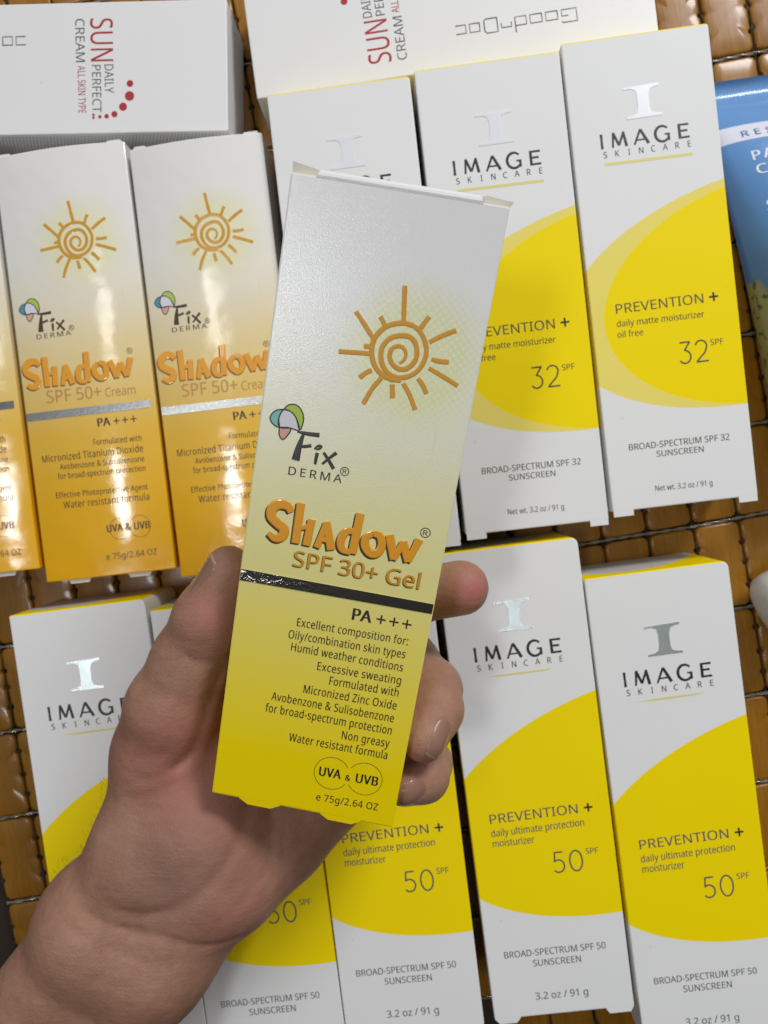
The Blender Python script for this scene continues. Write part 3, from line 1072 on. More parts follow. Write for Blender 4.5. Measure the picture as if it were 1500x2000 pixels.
# ------------------------------------------------------------------ white cartons with red print
def print_side_mat():
    t = NT('white_board_with_small_print')
    vec, x, y, z = t.coords()
    br = t.n('ShaderNodeTexBrick')
    mp = t.n('ShaderNodeMapping')
    t.l(vec, mp.inputs[0])
    mp.inputs['Rotation'].default_value = (math.pi / 2, 0, 0)
    t.l(mp.outputs[0], br.inputs[0])
    br.inputs['Color1'].default_value = (0.16, 0.16, 0.16, 1)
    br.inputs['Color2'].default_value = (0.22, 0.22, 0.22, 1)
    br.inputs['Mortar'].default_value = (0.8, 0.8, 0.79, 1)
    br.inputs['Scale'].default_value = 1.0
    br.inputs['Mortar Size'].default_value = 0.32
    br.inputs['Brick Width'].default_value = 1.3
    br.inputs['Row Height'].default_value = 1.5
    side = t.step(t.math('MULTIPLY', y, -1.0), 23.3, 0.1)
    rng = t.step(z, 25.0, 0.2)
    low = t.math('SUBTRACT', 1.0, rng)
    fac = t.math('MULTIPLY', t.math('MULTIPLY', side, low), 0.8)
    # the far end panel carries two lines of print
    end = t.step(x, 72.3, 0.1)
    l1 = t.math('COMPARE', z, 15.0, 0.35)
    l2 = t.math('COMPARE', z, 13.2, 0.2)
    ln = t.math('MULTIPLY', t.math('ADD', l1, l2), t.step(t.noise(vec, 1.2, 2), 0.45, 0.05))
    c = t.mix(fac, WHITE, br.outputs[0])
    c = t.mix(t.math('MULTIPLY', ln, t.math('MULTIPLY', end, 0.8)), c, (0.1, 0.1, 0.1, 1))
    c = t.mix(t.math('MULTIPLY', t.noise(vec, 0.02, 2), 0.35), c, (0.72, 0.70, 0.70, 1))
    c = specks(t, vec, c)
    t.set(Base_Color=c, Roughness=0.5)
    card_bump(t, vec, 2.0, 0.000012, 0.0004, 0.3, 0.3)
    return t.m


def doc_carton(label):
    T, W, L = 27.0, 47.2, 146.0
    root = empty('sun_cream_carton', label, 'carton', 'white cartons with red sun print')
    # length lies along x here
    bm = bmesh.new()
    bmesh.ops.create_cube(bm, size=1.0)
    for v in bm.verts:
        v.co = Vector((v.co.x * L * MM, v.co.y * W * MM, (v.co.z + 0.5) * T * MM))
    bmesh.ops.bevel(bm, geom=list(bm.edges), offset=0.5 * MM, segments=2, affect='EDGES', profile=0.6)
    from_bm('carton_body', bm, MAT_DOC, root)
    r, k = Geo(), Geo()
    o = 31.0

    def down(g, s, x, y0, y1, h, b=0.0):
        # baseline runs along -y, letters stand towards +x
        put_text(g, s, x + o, y0, x + o, y1, h, b, 1.0, T + 0.05)
    down(r, 'SUN', -8.4, 17.7, 2.3, 8.3, -0.015)
    down(k, 'DAILY', -3.4, 1.1, -9.2, 3.3, -0.012)
    down(k, 'PERFECT', -8.1, 1.0, -16.1, 3.3, -0.012)
    down(k, 'CREAM', -14.0, 17.7, 2.2, 3.4, -0.008)
    down(r, 'ALL SKIN TYPE', -13.4, 0.8, -16.2, 2.8, -0.004)
    for (x, y), rad in zip([(5.96, -5.93), (5.73, -10.41), (3.25, -14.23), (0.02, -16.84), (-2.91, -17.54), (-5.46, -17.69), (-7.81, -16.9), (-7.82, -18.0)], [1.25, 1.75, 1.5, 1.15, 0.85, 0.65, 0.5, 0.5]):
        r.poly([(x + o + rad * math.cos(a), y + rad * math.sin(a)) for a in [i / 16 * 2 * math.pi for i in range(16)]], T + 0.05)
    # the squared wordmark, left of the red print; ink box x -45..-3.3, y 7.7..13.4
    lw = 0.24

    def sq(pts):
        stroke(k, pts, lw, 0.25, T + 0.01, 1, 4)
    X = [-45.2, -38.4, -32.4, -26.4, -19.4, -13.6, -6.9 - 0.2, -3.4]
    b, xh, cp = 8.9, 11.9, 13.4
    dsc = lambda x, w_=4.6: None
    sq([(-39.6, cp - .5), (-39.9, cp), (-45.0, cp), (-45.0, b), (-39.7, b), (-39.7, b + 2.2), (-42.0, b + 2.2)])
    sq([(-38.2, b), (-38.2, xh), (-34.0, xh), (-34.0, b), (-38.3, b)])
    sq([(-32.6, b), (-32.6, xh), (-28.4, xh), (-28.4, b), (-32.7, b)])
    sq([(-23.0, cp + 0.9), (-23.0, b), (-27.0, b), (-27.0, xh), (-23.2, xh)])
    sq([(-21.6, b + 1.4), (-21.6, xh), (-18.0, xh), (-18.0, b + 1.4)])
    sq([(-16.6, b - .9), (-16.6, cp - .4), (-12.6, cp - .4), (-11.9, cp - 1.2), (-11.9, b - .2), (-12.6, b - .9), (-16.7, b - .9)])
    sq([(-10.2, b), (-10.2, xh), (-6.6, xh), (-6.6, b), (-10.3, b)])
    sq([(-1.6, xh), (-5.2, xh), (-5.2, b), (-1.6, b)])
    put_text(k, 'S', -43.6, 1.6, -42.0, 1.6, 1.9, 0.0, 1.0, T + 0.05)
    r.build('red_print', INK_RED, root)
    k.build('grey_lettering', INK_GREY, root)
    return root


MAT_DOC = print_side_mat()
d1 = doc_carton('white carton with red lettering above the cream cartons, its print reading downward')
place_flat(d1, -139.6, 153.4, 0.2)
d2 = copy_thing(d1, 'white carton with red lettering behind the matte cartons, its print reading upward')
place_flat(d2, 13.5, 174.2, 187.5)
# round clear seal over the end of the second one
g = Geo()
g.poly([(-66 + 8.6 * math.cos(a), -10.5 + 8.6 * math.sin(a)) for a in [i / 40 * 2 * math.pi for i in range(40)]], 27.06)
sm = NT('clear_seal_film')
sm.set(Base_Color=(0.60, 0.63, 0.72, 1), Roughness=0.12)
sm.b.inputs['Transmission Weight'].default_value = 0.55
sm.b.inputs['Coat Weight'].default_value = 1.0
v_, _, _, _ = sm.coords()
sm.l(sm.bump(sm.noise(v_, 0.4, 3), 0.0003), sm.b.inputs['Normal'])
sl = g.build('seal_sticker', sm.m, d2)
g = Geo()
stroke(g, [(-66 + 8.6 * math.cos(a), -10.5 + 8.6 * math.sin(a)) for a in [i / 40 * 2 * math.pi for i in range(41)]], 0.2, 0.8, 27.04, 1, 4)
g.build('seal_rim', plain('clear_film_edge', (0.75, 0.77, 0.82), 0.2, coat=1.0), d2)


# ------------------------------------------------------------------ blue tube
def blue_tube():
    root = empty('squeeze_tube', 'blue squeeze tube with a white band at the right edge', 'tube')
    root.location = (0.1375, 0.1600, 0)
    root.rotation_euler = (0, 0, math.radians(7.0))
    t = NT('blue_tube_plastic')
    vec, x, y, z = t.coords()
    band = t.math('MULTIPLY', t.step(y, -28.6, 0.15), t.math('SUBTRACT', 1.0, t.step(y, -21.4, 0.15)))
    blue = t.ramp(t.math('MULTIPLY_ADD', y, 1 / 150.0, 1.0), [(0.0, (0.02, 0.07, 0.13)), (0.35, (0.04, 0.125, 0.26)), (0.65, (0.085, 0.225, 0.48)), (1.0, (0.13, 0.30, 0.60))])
    c = t.mix(band, blue, (0.68, 0.69, 0.76, 1))
    # pale fruit drawing low on the left side
    s = t.math('ADD', t.math('MULTIPLY', x, -1.0), t.math('MULTIPLY', y, -0.28))
    leaf = t.math('MULTIPLY', t.step(s, 42.0, 1.2), t.math('SUBTRACT', 1.0, t.step(y, -82.0, 1.0)))
    spots = t.step(t.noise(vec, 0.32, 2), 0.60, 0.04)
    fruit = t.mix(spots, (0.26, 0.24, 0.07, 1), (0.05, 0.07, 0.02, 1))
    c = t.mix(leaf, c, fruit)
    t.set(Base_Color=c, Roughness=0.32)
    t.b.inputs['Coat Weight'].default_value = 0.4
    # crimp ribs
    crimp = t.step(y, -9.0, 0.4)
    rib = t.math('MULTIPLY', t.math('SINE', t.math('MULTIPLY', x, 7.0)), crimp)
    n1 = t.bump(rib, 0.00005)
    t.l(t.bump(t.noise(vec, 0.06, 1), 0.0012, prev=n1), t.b.inputs['Normal'])
    prof = [(0, 26, 0.55), (-9.0, 26, 0.65), (-9.6, 25.9, 1.3), (-16, 25.4, 3.6), (-28, 24.5, 7.2), (-45, 23.2, 10.5), (-70, 21.0, 13.4), (-95, 18.8, 15.6), (-120, 17.0, 16.9), (-128, 16.8, 16.8)]

    def hw(y_):
        for (ya, wa, ha), (yb, wb, hb) in zip(prof[:-1], prof[1:]):
            if yb <= y_ <= ya:
                u = (y_ - ya) / (yb - ya)
                return wa + (wb - wa) * u, ha + (hb - ha) * u
        return prof[-1][1:]
    g = Geo()
    m = 40
    vs, fs = [], []
    ys = [prof[0][0]] + [-9.0, -9.6] + [-9.6 - (128 - 9.6) * k / 30 for k in range(1, 31)]
    for y_ in ys:
        W_, H_ = hw(y_)
        for q_ in range(m):
            a = q_ / m * 2 * math.pi
            ca, sa = math.cos(a), math.sin(a)
            e = 0.75
            vs.append((W_ * math.copysign(abs(ca) ** e, ca), y_, H_ + 0.2 + H_ * sa))
    for k in range(len(ys) - 1):
        for q_ in range(m):
            a, b_ = k * m + q_, k * m + (q_ + 1) % m
            fs.append((a, a + m, b_ + m, b_))
    fs.append(tuple(reversed(range(m))))
    fs.append(tuple(range((len(ys) - 1) * m, len(ys) * m)))
    g.add(vs, fs)
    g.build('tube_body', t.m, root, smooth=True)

    def top_z(x_, y_):
        W_, H_ = hw(y_)
        ca = min(0.98, (abs(x_) / W_)) ** (1 / 0.75)
        return H_ + 0.2 + H_ * math.sqrt(1 - ca * ca)
    wht = plain('white_print', (0.72, 0.76, 0.84), 0.4)
    blu = plain('blue_print', (0.06, 0.16, 0.36), 0.4)
    L1, L2 = Geo(), Geo()
    rows = [('RES', -16.0, -5.0, -26.9, 2.6, 0.0, L2, 1.5), ('PA', -15.0, -7.4, -37.6, 3.9, 0.02, L1, 1.2), ('CL', -15.0, -7.4, -43.6, 3.9, 0.02, L1, 1.2),
            ('SU', -14.4, -8.0, -58.2, 3.9, 0.01, L1, 1.2), ('D', -14.0, -11.2, -65.2, 3.9, 0.01, L1, 1.2), ('D', -14.0, -11.2, -72.0, 3.9, 0.01, L1, 1.2), ('B', -13.8, -11.8, -77.2, 2.6, 0.0, L1, 1.0)]
    for s_, x0, x1, y_, h, b_, gg, sp in rows:
        tmp = Geo()
        put_text(tmp, s_, x0, y_, x1, y_, h, b_, sp, 0)
        tmp.v = [(a, b2, top_z(a, b2) + 0.12) for a, b2, _ in tmp.v]
        gg.add(tmp.v, tmp.f)
    L1.build('lettering', wht, root)
    L2.build('band_lettering', blu, root)
    # flip-top cap
    bm = bmesh.new()
    g = Geo()
    vs, fs = [], []
    for k, (y_, r_) in enumerate([(-128, 15.8), (-129, 16.6), (-148, 16.2), (-151, 14.8), (-152, 0.1)]):
        for q_ in range(32):
            a = q_ / 32 * 2 * math.pi
            vs.append((r_ * math.cos(a), y_, 17.0 + r_ * math.sin(a)))
    for k in range(4):
        for q_ in range(32):
            a, b_ = k * 32 + q_, k * 32 + (q_ + 1) % 32
            fs.append((a, a + 32, b_ + 32, b_))
    g.add(vs, fs)
    g.build('cap', plain('white_cap_plastic', (0.7, 0.7, 0.68), 0.35), root, smooth=True)
    bm.free()


blue_tube()


def white_tub():
    root = empty('cosmetic_tube', 'rounded white tube end at the right edge beside the lower mat strip', 'tube')
    root.location = (0.1475, -0.0430, 0)
    root.rotation_euler = (0, 0, math.radians(-62))
    g = Geo()
    vs, fs = [], []
    prof = [(0.0, 0.1), (-0.0, 9.0), (0.6, 12.4), (2.4, 14.3), (5, 15.0), (24, 15.2), (25, 14.2), (26, 14.2), (27, 15.6), (60, 16.4), (90, 17.0), (91, 0.1)]
    m = 40
    for d_, r_ in prof:
        for q_ in range(m):
            a = q_ / m * 2 * math.pi
            vs.append((r_ * math.cos(a), d_ - 13, 17.0 + r_ * math.sin(a)))
    for k in range(len(prof) - 1):
        for q_ in range(m):
            a, b_ = k * m + q_, k * m + (q_ + 1) % m
            fs.append((a, b_, b_ + m, a + m))
    g.add(vs, fs)
    g.build('tube_cap', plain('ivory_plastic', (0.62, 0.60, 0.55), 0.38), root, smooth=True)


white_tub()


# ------------------------------------------------------------------ the hand
PALM = [([-152.17, -226.19, 76.0], [-124.03, -176.81, 80.0], 21, 19, 6), ([-128.98, -237.24, 76.0], [-100.76, -189.24, 80.0], 21, 17.5, 6), ([-152.17, -226.19, 76.0], [-128.98, -237.24, 76.0], 21, 21, 8), ([-124.03, -176.81, 80.0], [-91.8, -130.26, 86.0], 19, 15.5, 6), ([-100.76, -189.24, 80.0], [-76.09, -140.25, 86.0], 17.5, 14.2, 8), ([-91.8, -130.26, 86.0], [-76.09, -140.25, 86.0], 15.5, 14.2, 8), ([-124.03, -176.81, 80.0], [-100.76, -189.24, 80.0], 19, 17.5, 8), ([-91.8, -130.26, 86.0], [-76.87, -107.95, 88.0], 15.5, 14.5, 9), ([-76.09, -140.25, 86.0], [-54.21, -115.87, 80.0], 14.2, 13.3, 8), ([-91.8, -130.26, 86.0], [-54.21, -115.87, 80.0], 15.5, 13.3, 8), ([-76.09, -140.25, 86.0], [-57.64, -114.03, 86.0], 14.2, 15, 10), ([-76.87, -107.95, 88.0], [-60.02, -97.71, 88.0], 14.5, 15, 8), ([-76.87, -107.95, 88.0], [-71.6, -77.04, 90.0], 14.5, 13.5, 8), ([-60.02, -97.71, 88.0], [-65.34, -84.09, 84.0], 15, 12, 8), ([-57.64, -114.03, 86.0], [-60.02, -97.71, 88.0], 15, 15, 8), ([-54.21, -115.87, 80.0], [-39.78, -106.41, 76.0], 13.3, 12.3, 8), ([-39.78, -106.41, 76.0], [-26.98, -96.43, 71.0], 12.3, 10.3, 8), ([-54.21, -115.87, 80.0], [-26.98, -96.43, 71.0], 13.3, 10.3, 8), ([-54.21, -115.87, 80.0], [-25.77, -85.68, 70.0], 13.3, 11.5, 8), ([-57.64, -114.03, 86.0], [-32.22, -72.68, 70.0], 15, 12, 8), ([-60.02, -97.71, 88.0], [-44.77, -60.85, 72.0], 15, 12, 8), ([-44.77, -60.85, 72.0], [-32.22, -72.68, 70.0], 12, 12, 8), ([-32.22, -72.68, 70.0], [-25.77, -85.68, 70.0], 12, 11.5, 8), ([-25.77, -85.68, 70.0], [-26.98, -96.43, 71.0], 11.5, 10.3, 8), ([-39.78, -106.41, 76.0], [-25.77, -85.68, 70.0], 12.3, 11.5, 8)]
FINGERS = [[([-71.6, -77.04, 90.0], [-66.83, -62.56, 95.0], 13.5, 12.8), ([-66.83, -62.56, 95.0], [-60.54, -48.36, 98.0], 12.8, 10.6), ([-60.54, -48.36, 98.0], [-54.33, -35.69, 103.0], 10.6, 9.0), ([-54.33, -35.69, 103.0], [-47.91, -22.0, 106.0], 9.0, 6.4)], [([-44.77, -60.85, 72.0], [-16.13, -40.43, 68.0], 12, 8.6), ([-16.13, -40.43, 68.0], [0.03, -32.87, 80.0], 8.6, 8.2), ([0.03, -32.87, 80.0], [14.79, -29.22, 87.0], 8.2, 8.0)], [([-32.22, -72.68, 70.0], [0.06, -54.98, 68.0], 12, 8.6), ([0.06, -54.98, 68.0], [6.99, -59.48, 84.0], 8.6, 8.0), ([6.99, -59.48, 84.0], [6.9, -61.92, 96.0], 8.0, 7.6), ([6.9, -61.92, 96.0], [3.93, -67.47, 103.0], 7.6, 6.6)], [([-25.77, -85.68, 70.0], [0.09, -80.2, 66.0], 11.5, 8.2), ([0.09, -80.2, 66.0], [4.98, -82.38, 82.0], 8.2, 7.2), ([4.98, -82.38, 82.0], [3.88, -82.3, 92.0], 7.2, 6.9), ([3.88, -82.3, 92.0], [-1.32, -81.86, 98.0], 6.9, 6.4)], [([-26.98, -96.43, 71.0], [-13.48, -96.86, 58.0], 10.3, 7.5), ([-13.48, -96.86, 58.0], [-15.5, -88.7, 66.0], 7.5, 6.5)]]
CREASES = [([(-69.5, -52.86), (-66.7, -54.94), (-63.2, -55.89)], 0.2, 0.6), ([(-66.66, -92.34), (-59.54, -98.0), (-56.74, -106.63)], 0.15, 1.0), ([(-40.56, -108.97), (-46.45, -115.01), (-52.36, -119.58)], 0.25, 0.9), ([(-36.24, -97.93), (-35.54, -108.49)], 0.3, 0.7), ([(-100.48, -129.38), (-88.88, -135.0), (-77.29, -138.4)], 0.2, 0.9), ([(-58.7, -44.2), (-55.53, -46.25), (-50.69, -46.62), (-47.91, -45.22)], 0.55, 0.7), ([(-56.94, -48.47), (-52.78, -49.13)], 0.25, 0.6), ([(-50.96, -49.0), (-55.11, -59.22), (-57.22, -66.55), (-60.05, -73.18), (-63.75, -76.89)], 1.3, 1.5), ([(-74.04, -79.72), (-68.36, -78.51), (-62.69, -76.45), (-59.15, -73.86)], 0.35, 0.7), ([(-78.36, -85.46), (-71.25, -83.94), (-64.16, -81.71)], 0.25, 0.6), ([(-76.8, -74.09), (-69.71, -72.59), (-64.05, -71.39)], 0.2, 0.6), ([(-44.81, -87.53), (-45.58, -93.38), (-48.52, -100.73), (-53.95, -108.16), (-62.03, -114.93), (-72.31, -118.08), (-79.63, -116.31)], 0.65, 1.7), ([(-90.1, -117.44), (-81.43, -120.92), (-73.48, -123.24), (-66.99, -124.56), (-59.8, -127.03), (-51.89, -128.61), (-46.86, -128.2)], 0.65, 1.1), ([(-93.07, -121.89), (-82.95, -126.8), (-72.85, -130.97), (-64.17, -131.8)], 0.4, 0.9), ([(-39.64, -91.96), (-38.49, -99.48), (-39.27, -105.53)], 0.4, 1.0), ([(-29.52, -94.81), (-31.79, -103.89)], 0.25, 1.0), ([(-47.9, -26.63), (-50.88, -29.32), (-53.06, -32.68)], 0.25, 0.6), ([(5.76, -48.53), (10.04, -49.93)], 0.25, 0.8), ([(6.34, -58.59), (11.21, -57.42)], 0.2, 0.7)]
NAILS = [((6.33, -66.44, 101.0), (-0.42, -0.9, 0.2), (0.3, -0.02, 0.93), 5.6, 3.5), ((-0.33, -82.98, 97.0), (-0.9, -0.35, 0.15), (0.15, 0.05, 0.95), 4.6, 3.6), ((-52.18, -24.34, 107.0), (0.46, 0.88, 0.1), (-0.72, 0.36, 0.6), 6.4, 3.9)]
BLUSH = [(-66.5, -75.1, 20, 0.68, (0.4, 0.15, 0.12, 1)), (-50.5, -33.0, 12, 0.6, (0.4, 0.15, 0.12, 1)), (17.3, -29.1, 9, 0.83, (0.42, 0.13, 0.12, 1)), (-53.7, -86.4, 22, 0.38, (0.4, 0.15, 0.12, 1)), (-48.2, -118.1, 20, 0.45, (0.4, 0.15, 0.12, 1)), (2.2, -73.5, 8, 0.68, (0.4, 0.15, 0.12, 1)), (-57.1, -63.5, 14, 0.38, (0.4, 0.15, 0.12, 1)), (-63.9, -105.3, 24, 0.45, (0.25, 0.145, 0.115, 1))]
HAIR_A, HAIR_B = [-106.2, -123.3, 85.0], [-87.2, -85.1, 90.0]
SKIN_LO, SKIN_MID, SKIN_HI = (0.265, 0.132, 0.088), (0.345, 0.182, 0.122), (0.425, 0.24, 0.168)


def cap_sdf(P, a, b, ra, rb):
    """round cone distance (approximate: capsule with blended radius)"""
    ab = b - a
    t = np.clip(((P - a) @ ab) / (ab @ ab), 0, 1).astype(np.float32)
    d = P - a - t[:, None] * ab
    return np.sqrt((d * d).sum(1)) - (ra + (rb - ra) * t)


def smin(a, b, k):
    h = np.clip(0.5 + 0.5 * (b - a) / k, 0, 1)
    return b + (a - b) * h - k * h * (1 - h)


def seg_dist2(P, a, b):
    ab = b - a
    t = np.clip(((P - a) @ ab) / (ab @ ab), 0, 1)
    d = P - a - t[:, None] * ab
    return np.sqrt((d * d).sum(1))


def hand_sdf(P):
    P = P.astype(np.float32)
    palm = None
    for a, b, ra, rb, k in PALM:
        d = cap_sdf(P, np.array(a, np.float32), np.array(b, np.float32), ra, rb)
        palm = d if palm is None else smin(palm, d, k)
    fing = None
    for ch in FINGERS:
        f = None
        for a, b, ra, rb in ch:
            d = cap_sdf(P, np.array(a, np.float32), np.array(b, np.float32), ra, rb)
            f = d if f is None else smin(f, d, 3.5)
        fing = f if fing is None else smin(fing, f, 0.8)
    d = smin(palm, fing, 5.0)
    near = np.abs(d) < 4
    Q = P[near][:, :2]
    add = np.zeros(len(Q), np.float32)
    for pts, dep, wid in CREASES:
        m = None
        for a, b in zip(pts[:-1], pts[1:]):
            s = seg_dist2(Q, np.array(a[:2], np.float32), np.array(b[:2], np.float32))
            m = s if m is None else np.minimum(m, s)
        add += dep * np.exp(-(m / wid) ** 2)
    # only the side facing the camera creases
    d[near] += add
    return d


def surface_nets(fn, lo, hi, h):
    nx, ny, nz = [int(math.ceil((hi[i] - lo[i]) / h)) + 1 for i in range(3)]
    xs = lo[0] + h * np.arange(nx)
    ys = lo[1] + h * np.arange(ny)
    zs = lo[2] + h * np.arange(nz)
    V = np.empty((nx, ny, nz), np.float32)
    for i0 in range(0, nx, 24):
        i1 = min(nx, i0 + 24)
        G = np.stack(np.meshgrid(xs[i0:i1], ys, zs, indexing='ij'), -1).reshape(-1, 3)
        V[i0:i1] = fn(G).reshape(i1 - i0, ny, nz)
    ins = V < 0
    c = np.zeros((nx - 1, ny - 1, nz - 1), np.int8)
    for dx in (0, 1):
        for dy in (0, 1):
            for dz in (0, 1):
                c += ins[dx:nx - 1 + dx, dy:ny - 1 + dy, dz:nz - 1 + dz]
    act = (c > 0) & (c < 8)
    idx = -np.ones(act.shape, np.int64)
    cells = np.argwhere(act)
    idx[act] = np.arange(len(cells))
    acc = np.zeros((len(cells), 3))
    cnt = np.zeros(len(cells))
    corners = [(a, b, c_) for a in (0, 1) for b in (0, 1) for c_ in (0, 1)]
    for p in range(8):
        for q_ in range(p + 1, 8):
            A, B = np.array(corners[p]), np.array(corners[q_])
            if abs(A - B).sum() != 1:
                continue
            va = V[tuple((cells + A).T)]
            vb = V[tuple((cells + B).T)]
            m = (va < 0) != (vb < 0)
            t = va[m] / (va[m] - vb[m])
            acc[m] += A + (B - A) * t[:, None]
            cnt[m] += 1
    verts = (cells + acc / cnt[:, None]) * h + np.array(lo)
    faces = []
    for ax in range(3):
        u, v_ = (ax + 1) % 3, (ax + 2) % 3
        sl0 = [slice(1, n_ - 1) for n_ in V.shape]
        sl0[ax] = slice(0, V.shape[ax] - 1)
        sl1 = list(sl0)
        sl1[ax] = slice(1, V.shape[ax])
        a, b = ins[tuple(sl0)], ins[tuple(sl1)]
        ed = np.argwhere(a != b)
        off = np.ones(3, int)
        off[ax] = 0
        E_ = ed + off
        eu, ev = np.zeros(3, int), np.zeros(3, int)
        eu[u] = 1
        ev[v_] = 1
        q0, q1, q2, q3 = [idx[tuple((E_ - s).T)] for s in (eu + ev, ev, 0 * eu, eu)]
        flip = a[tuple(ed.T)]
        F_ = np.where(flip[:, None], np.stack([q0, q1, q2, q3], 1), np.stack([q3, q2, q1, q0], 1))
        faces.append(F_)
    return verts, np.concatenate(faces)


def skin_mat():
    t = NT('skin')
    vec, x, y, z = t.coords()
    n1 = t.noise(vec, 0.05, 3, 0.55)
    n2 = t.noise(vec, 0.30, 3, 0.6)
    n3 = t.noise(vec, 1.4, 3, 0.6)
    f = t.math('MULTIPLY_ADD', n1, 0.6, t.math('MULTIPLY_ADD', n2, 0.3, t.math('MULTIPLY', n3, 0.15)))
    c = t.ramp(f, [(0.32, SKIN_LO), (0.52, SKIN_MID), (0.74, SKIN_HI)])

    def blush(cx, cy, r, amt, col):
        nonlocal c
        dx = t.math('SUBTRACT', x, cx)
        dy = t.math('SUBTRACT', y, cy)
        d = t.math('SQRT', t.math('ADD', t.math('MULTIPLY', dx, dx), t.math('MULTIPLY', dy, dy)))
        g_ = t.math('SUBTRACT', 1.0, t.math('DIVIDE', d, r), clamp=True)
        g_ = t.math('MULTIPLY', g_, t.math('MULTIPLY_ADD', n2, 0.8, 0.6))
        c = t.mix(t.math('MULTIPLY', g_, amt, clamp=True), c, col)
    for b_ in BLUSH:
        blush(*b_)
    t.set(Base_Color=c, Roughness=0.48)
    t.b.inputs['Subsurface Weight'].default_value = 0.12
    t.b.inputs['Subsurface Radius'].default_value = (1.0, 0.35, 0.2)
    t.b.inputs['Subsurface Scale'].default_value = 0.002
    t.b.inputs['Specular IOR Level'].default_value = 0.22
    vo = t.n('ShaderNodeTexVoronoi', feature='DISTANCE_TO_EDGE')
    mp = t.n('ShaderNodeMapping')
    mp.inputs['Rotation'].default_value = (0, 0, 0.5)
    mp.inputs['Scale'].default_value = (1.0, 0.55, 1.0)
    t.l(vec, mp.inputs[0])
    t.l(mp.outputs[0], vo.inputs['Vector'])
    vo.inputs['Scale'].default_value = 1.45
    cell = t.math('MINIMUM', vo.outputs[0], 0.25)
    b1 = t.bump(cell, 0.00014)
    b2 = t.bump(t.noise(vec, 0.30, 4, 0.55), 0.00022, prev=b1)
    # long faint wrinkles across the wrist
    wv = t.n('ShaderNodeMapping')
    t.l(vec, wv.inputs[0])
    wv.inputs['Rotation'].default_value = (0, 0, math.radians(-28))
    wv.inputs['Scale'].default_value = (0.06, 0.75, 0.3)
    b3 = t.bump(t.noise(wv.outputs[0], 0.9, 3, 0.55, 0.4), 0.00010, prev=b2)
    t.l(b3, t.b.inputs['Normal'])
    return t.m


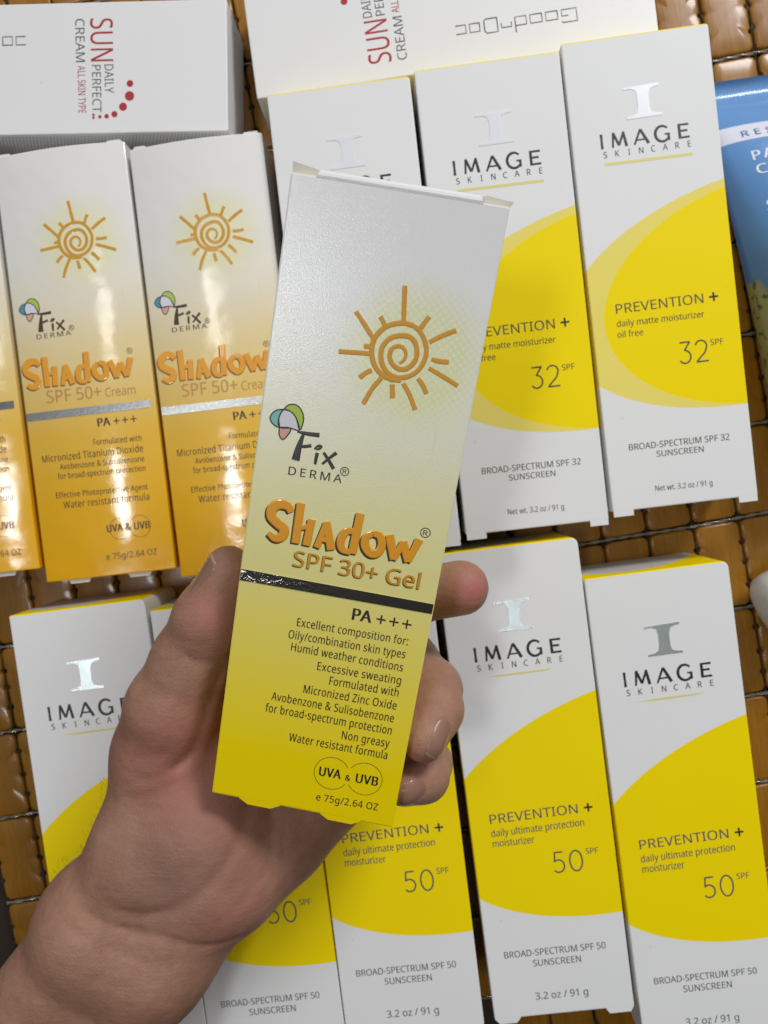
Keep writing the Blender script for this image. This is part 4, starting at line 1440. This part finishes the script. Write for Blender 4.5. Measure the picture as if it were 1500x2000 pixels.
def make_hand():
    skin = skin_mat()
    lo, hi = (-205, -262, 36), (62, 8, 128)
    V, F_ = surface_nets(hand_sdf, lo, hi, 1.15)
    V = V * MM
    me = bpy.data.meshes.new('hand')
    me.from_pydata(V.tolist(), [], F_.tolist())
    me.materials.append(skin)
    me.polygons.foreach_set('use_smooth', [True] * len(me.polygons))
    me.update()
    o = bpy.data.objects.new('hand', me)
    COL.objects.link(o)
    o['label'] = 'bare left hand and forearm gripping the raised yellow carton from below'
    o['category'] = 'hand'
    sm_ = o.modifiers.new('Smooth', 'SMOOTH')
    sm_.factor = 0.5
    sm_.iterations = 2
    nail = NT('fingernail')
    vec, x, y, z = nail.coords()
    nail.set(Base_Color=nail.mix(nail.noise(vec, 0.3, 2), (0.27, 0.142, 0.098, 1), (0.305, 0.168, 0.12, 1)), Roughness=0.26)
    nail.b.inputs['Coat Weight'].default_value = 0.3
    tip = plain('fingernail_edge', (0.40, 0.27, 0.19), 0.35)
    for c, dirv, nrm, ln, wd in NAILS:
        c, dv, nv = Vector(c), Vector(dirv).normalized(), Vector(nrm).normalized()
        dv = (dv - nv * dv.dot(nv)).normalized()
        sd = nv.cross(dv)
        nu, nvv = 14, 12
        pts, lift = [], []
        for i in range(nu + 1):
            for j in range(nvv + 1):
                u = -1 + 2 * i / nu
                v2 = -1 + 2 * j / nvv
                # rounded rectangle map: base end rounder than the free edge
                wv_ = wd * (1 - 0.16 * abs(u) ** 4 - (0.10 if u < 0 else 0.03) * u * u)
                uu = u * ln * (1 - (0.28 if u < 0 else 0.14) * v2 * v2)
                p = c + dv * uu + sd * (v2 * wv_)
                pts.append(p + nv * 4.0)
                lift.append(0.02 + 0.10 * (u + 1) - 0.22 * abs(v2) ** 5 - (0.12 if u < -0.9 else 0.0))
        P = np.array([tuple(p) for p in pts], np.float32)
        lift = np.array(lift, np.float32)
        n_ = np.array(tuple(nv), np.float32)
        for _ in range(30):
            d = hand_sdf(P)
            P = P - n_ * np.clip(d - lift, -1.0, 1.0)[:, None] * 0.8
        # soften towards a smooth plate
        Z = (P @ n_).reshape(nu + 1, nvv + 1)
        for _ in range(3):
            Z[1:-1, 1:-1] = 0.25 * (Z[2:, 1:-1] + Z[:-2, 1:-1] + Z[1:-1, 2:] + Z[1:-1, :-2])
        P = P + (Z.reshape(-1) - P @ n_)[:, None] * n_
        n0 = len(P)
        low = P - n_ * 0.9
        vs = np.concatenate([P, low]) * MM
        fs = []
        for i in range(nu):
            for j in range(nvv):
                a = i * (nvv + 1) + j
                fs.append((a, a + 1, a + nvv + 2, a + nvv + 1))
        rim = [j for j in range(nvv)] + [i * (nvv + 1) + nvv for i in range(nu)] + [nu * (nvv + 1) + nvv - j for j in range(nvv)] + [(nu - i) * (nvv + 1) for i in range(nu)]
        for a, b_ in zip(rim, rim[1:] + rim[:1]):
            fs.append((a, a + n0, b_ + n0, b_))
        no = link_mesh('fingernail', vs.tolist(), fs, [nail.m, tip], o, True)
        for pl in no.data.polygons:
            if pl.index < nu * nvv and pl.index // nvv >= nu - 1:
                pl.material_index = 1
    # fine hairs along the outer wrist
    rr = random.Random(9)
    g = Geo()
    for _ in range(46):
        s = rr.random()
        a = Vector(HAIR_A).lerp(Vector(HAIR_B), s)
        base = a + Vector((rr.uniform(-3, 3), rr.uniform(-3, 3), rr.uniform(-4, 3)))
        out = Vector((-0.8, 0.45, 0.3)).normalized()
        P = np.array([tuple(base + out * 12)], np.float32)
        o_ = np.array(tuple(out), np.float32)
        for _k in range(25):
            P = P - o_ * np.clip(hand_sdf(P), -1.5, 1.5)[:, None] * 0.8
        b0 = Vector(P[0].tolist())
        ln = rr.uniform(2.0, 3.8)
        d1_ = (out + Vector((rr.uniform(-.5, .5), rr.uniform(0.1, 0.9), 0.2))).normalized()
        d2_ = (d1_ + Vector((0.3, 0.7, 0))).normalized()
        p1 = b0 + d1_ * ln * 0.5
        p2 = p1 + d2_ * ln * 0.5
        rad = 0.035
        for a_, b_ in ((b0, p1), (p1, p2)):
            g.add([a_ + Vector((rad, 0, 0)), a_ + Vector((-rad, 0, 0)), a_ + Vector((0, 0, rad)), b_ + Vector((rad * .5, 0, 0)), b_ + Vector((-rad * .5, 0, 0)), b_ + Vector((0, 0, rad * .5))],
                  [(0, 1, 4, 3), (1, 2, 5, 4), (2, 0, 3, 5)])
    h = g.build('arm_hair', plain('dark_hair', (0.03, 0.018, 0.012), 0.5), o)
    h['kind'] = 'stuff'


make_hand()
